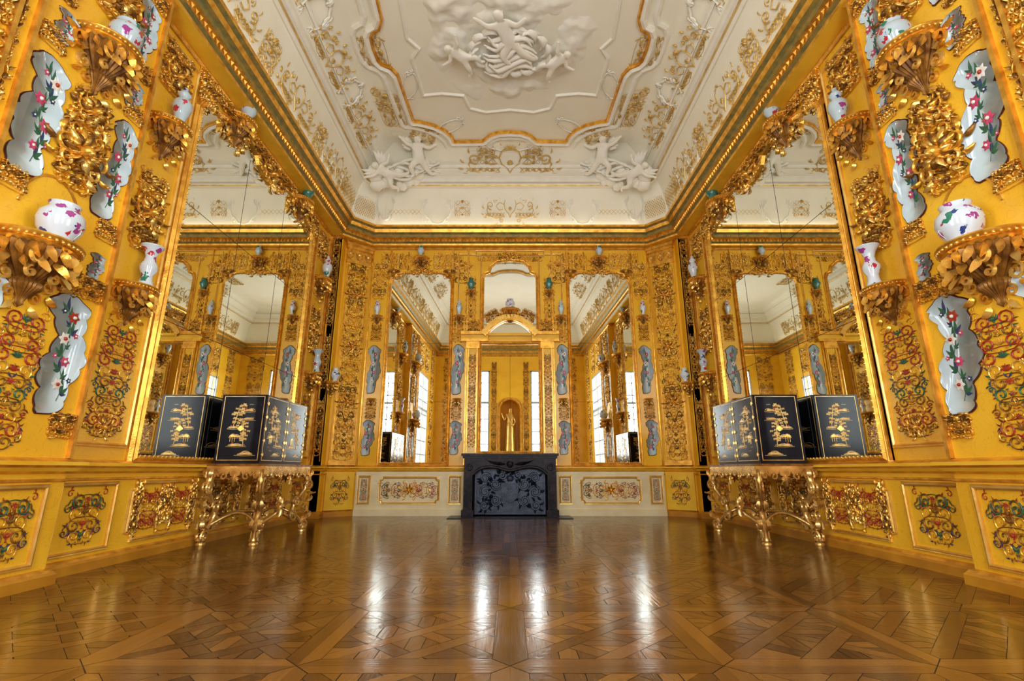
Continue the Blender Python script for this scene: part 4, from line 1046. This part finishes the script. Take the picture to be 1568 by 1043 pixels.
def landscape(w, h, seed):
    rg = random.Random(seed); b = MB([LACG, GOLDP, RED])
    for k in range(6):
        cx = rg.uniform(-0.26, 0.26)*w; cz = -h*0.43 + k*h*0.145; ww = rg.uniform(0.12, 0.22)*w; hh = rg.uniform(0.02, 0.045)*h
        for j in range(3):
            x0 = cx + rg.uniform(-0.6, 0.6)*ww
            pts = [(x0 + ww*0.7*cos(pi*t/8), cz + hh*(1+0.3*j)*sin(pi*t/8)) for t in range(9)]
            b.htube(pts, 0.0035, 0)
        b.plate([(cx + ww*cos(pi*t/10), cz + hh*sin(pi*t/10)*(1+0.35*sin(t*2.1+k))) for t in range(11)], 0, 0.002, 0)
        b.htube([(cx-ww*1.4, cz-0.01), (cx, cz-0.016), (cx+ww*1.4, cz-0.008)], 0.003, 0)
        if k % 2: b.flower(cx+ww*0.5, cz+hh*1.6, 0.022, 2, 1, 5, 0.001, 0.1)
    for (x, z, dr) in ((-0.12*w, -0.3*h, 0.5), (0.2*w, 0.0, -0.6)):
        pts = [(x, z)]
        for i in range(7): x += rg.uniform(-0.03, 0.05)*w*dr; z += h*0.055; pts.append((x, z))
        b.htube(pts, 0.005, 0)
        for (x, z) in pts[2:]:
            for _ in range(4):
                px, pz = x + rg.uniform(-0.16, 0.16)*w, z + rg.uniform(-0.02, 0.03)*h
                b.htube([(x, z), (px, pz)], 0.0025, 0)
                for a in (-0.6, 0, 0.6, 2.5, 3.1, 3.7): b.leaf(px, pz, a, 0.03*w+0.012, 0.012, 0, 0.3, 0.001, 0.1)
    x, z = 0.2*w, -0.22*h
    b.plate([(x-0.12*w, z+0.08*h), (x, z+0.13*h), (x+0.12*w, z+0.08*h), (x+0.08*w, z+0.09*h), (x-0.08*w, z+0.09*h)], 0, 0.003, 1)
    for dx in (-0.06, 0, 0.06): b.htube([(x+dx*w, z), (x+dx*w, z+0.09*h)], 0.003, 1)
    for k in range(8):
        cx, cz = rg.uniform(-0.38, 0.38)*w, rg.uniform(-0.45, 0.42)*h
        b.htube([(cx-0.05*w, cz), (cx-0.02*w, cz+0.012*h), (cx, cz), (cx+0.03*w, cz+0.014*h), (cx+0.06*w, cz)], 0.0025, 0)
    return b
def cabinet(name, M, w, d, h):
    e = empty(name)
    b = MB([LACQ, LACG, GOLDP, RED])
    b.box(-w/2, w/2, -d/2, d/2, 0.03, h); b.box(-w/2+0.01, w/2-0.01, -d/2+0.01, d/2-0.01, 0, 0.03, 0)
    fr = lambda ww, hh: rectf(-ww/2, ww/2, 0.05, hh-0.03)
    fp_ = [(0, 0), (0, 0.003), (0.008, 0.003), (0.008, 0)]
    faces = [(Matrix.Translation((0, -d/2, 0)) @ Matrix.Rotation(pi, 4, 'Z'), w, 1), (Matrix.Translation((0, d/2, 0)), w, 2),
             (Matrix.Translation((w/2, -d/4, 0)) @ Matrix.Rotation(-pi/2, 4, 'Z'), d/2, 3), (Matrix.Translation((w/2, d/4, 0)) @ Matrix.Rotation(-pi/2, 4, 'Z'), d/2, 4), 
             (Matrix.Translation((-w/2, 0, 0)) @ Matrix.Rotation(pi/2, 4, 'Z'), d, 5)]
    for (F, ww, sd) in faces:
        b.frame(fr(ww-0.08, h), fp_, 1, F)
        l = landscape(ww-0.12, h-0.12, sd); n = len(b.v)
        T_ = F @ Matrix.Translation((0, 0, h/2))
        b.v += [tuple(T_ @ Vector(p)) for p in l.v]; b.f += [tuple(i+n for i in f) for f in l.f]; b.m += [m+1 for m in l.m]
        if sd in (3, 4):
            for z in (0.12, 0.2, h*0.33, h*0.5, h*0.67, h-0.2, h-0.12):
                for q_ in (-1, 1):
                    if q_ == 1 and z in (0.2, h-0.2): continue
                    x = q_*(ww/2-0.035)
                    b.plate([(x+0.03*cos(t), z+0.022*sin(t)*(1+0.4*cos(3*t))) for t in [2*pi*k/10 for k in range(10)]], 0, 0.008, 2, F)
        if sd == 1:
            b.plate([(0.045*cos(t), h*0.5+0.03*sin(t)*(1+0.3*cos(4*t))) for t in [2*pi*k/16 for k in range(16)]], 0, 0.01, 2, F)
    b.obj('body', parent=e, M=M)
for sg in (-1, 1):
    R_ = Matrix.Identity(4) if sg < 0 else Matrix.Diagonal((-1, 1, 1, 1))
    mk('gilded_console_table', CT, Matrix.Translation((sg*3.62, 7.42, 0)) @ R_)
    cabinet('lacquer_cabinet', Matrix.Translation((sg*3.67, 7.43, 1.014)) @ R_, 0.62, 1.36, 0.93)

# world
w = bpy.data.worlds.new('World'); S.world = w; w.use_nodes = True
w.node_tree.nodes['Background'].inputs[0].default_value = (0.85, 0.92, 1, 1)
w.node_tree.nodes['Background'].inputs[1].default_value = 1.0

# camera
cd = bpy.data.cameras.new('camera'); cd.sensor_width = 36; cd.lens = 748/1568*36; cd.shift_x = 3/1568; cd.clip_start = 0.05
co = bpy.data.objects.new('camera', cd); COL.objects.link(co)
co.location = (0, 0, 0.93); co.rotation_euler = (radians(90+14.87), 0, 0)
S.camera = co
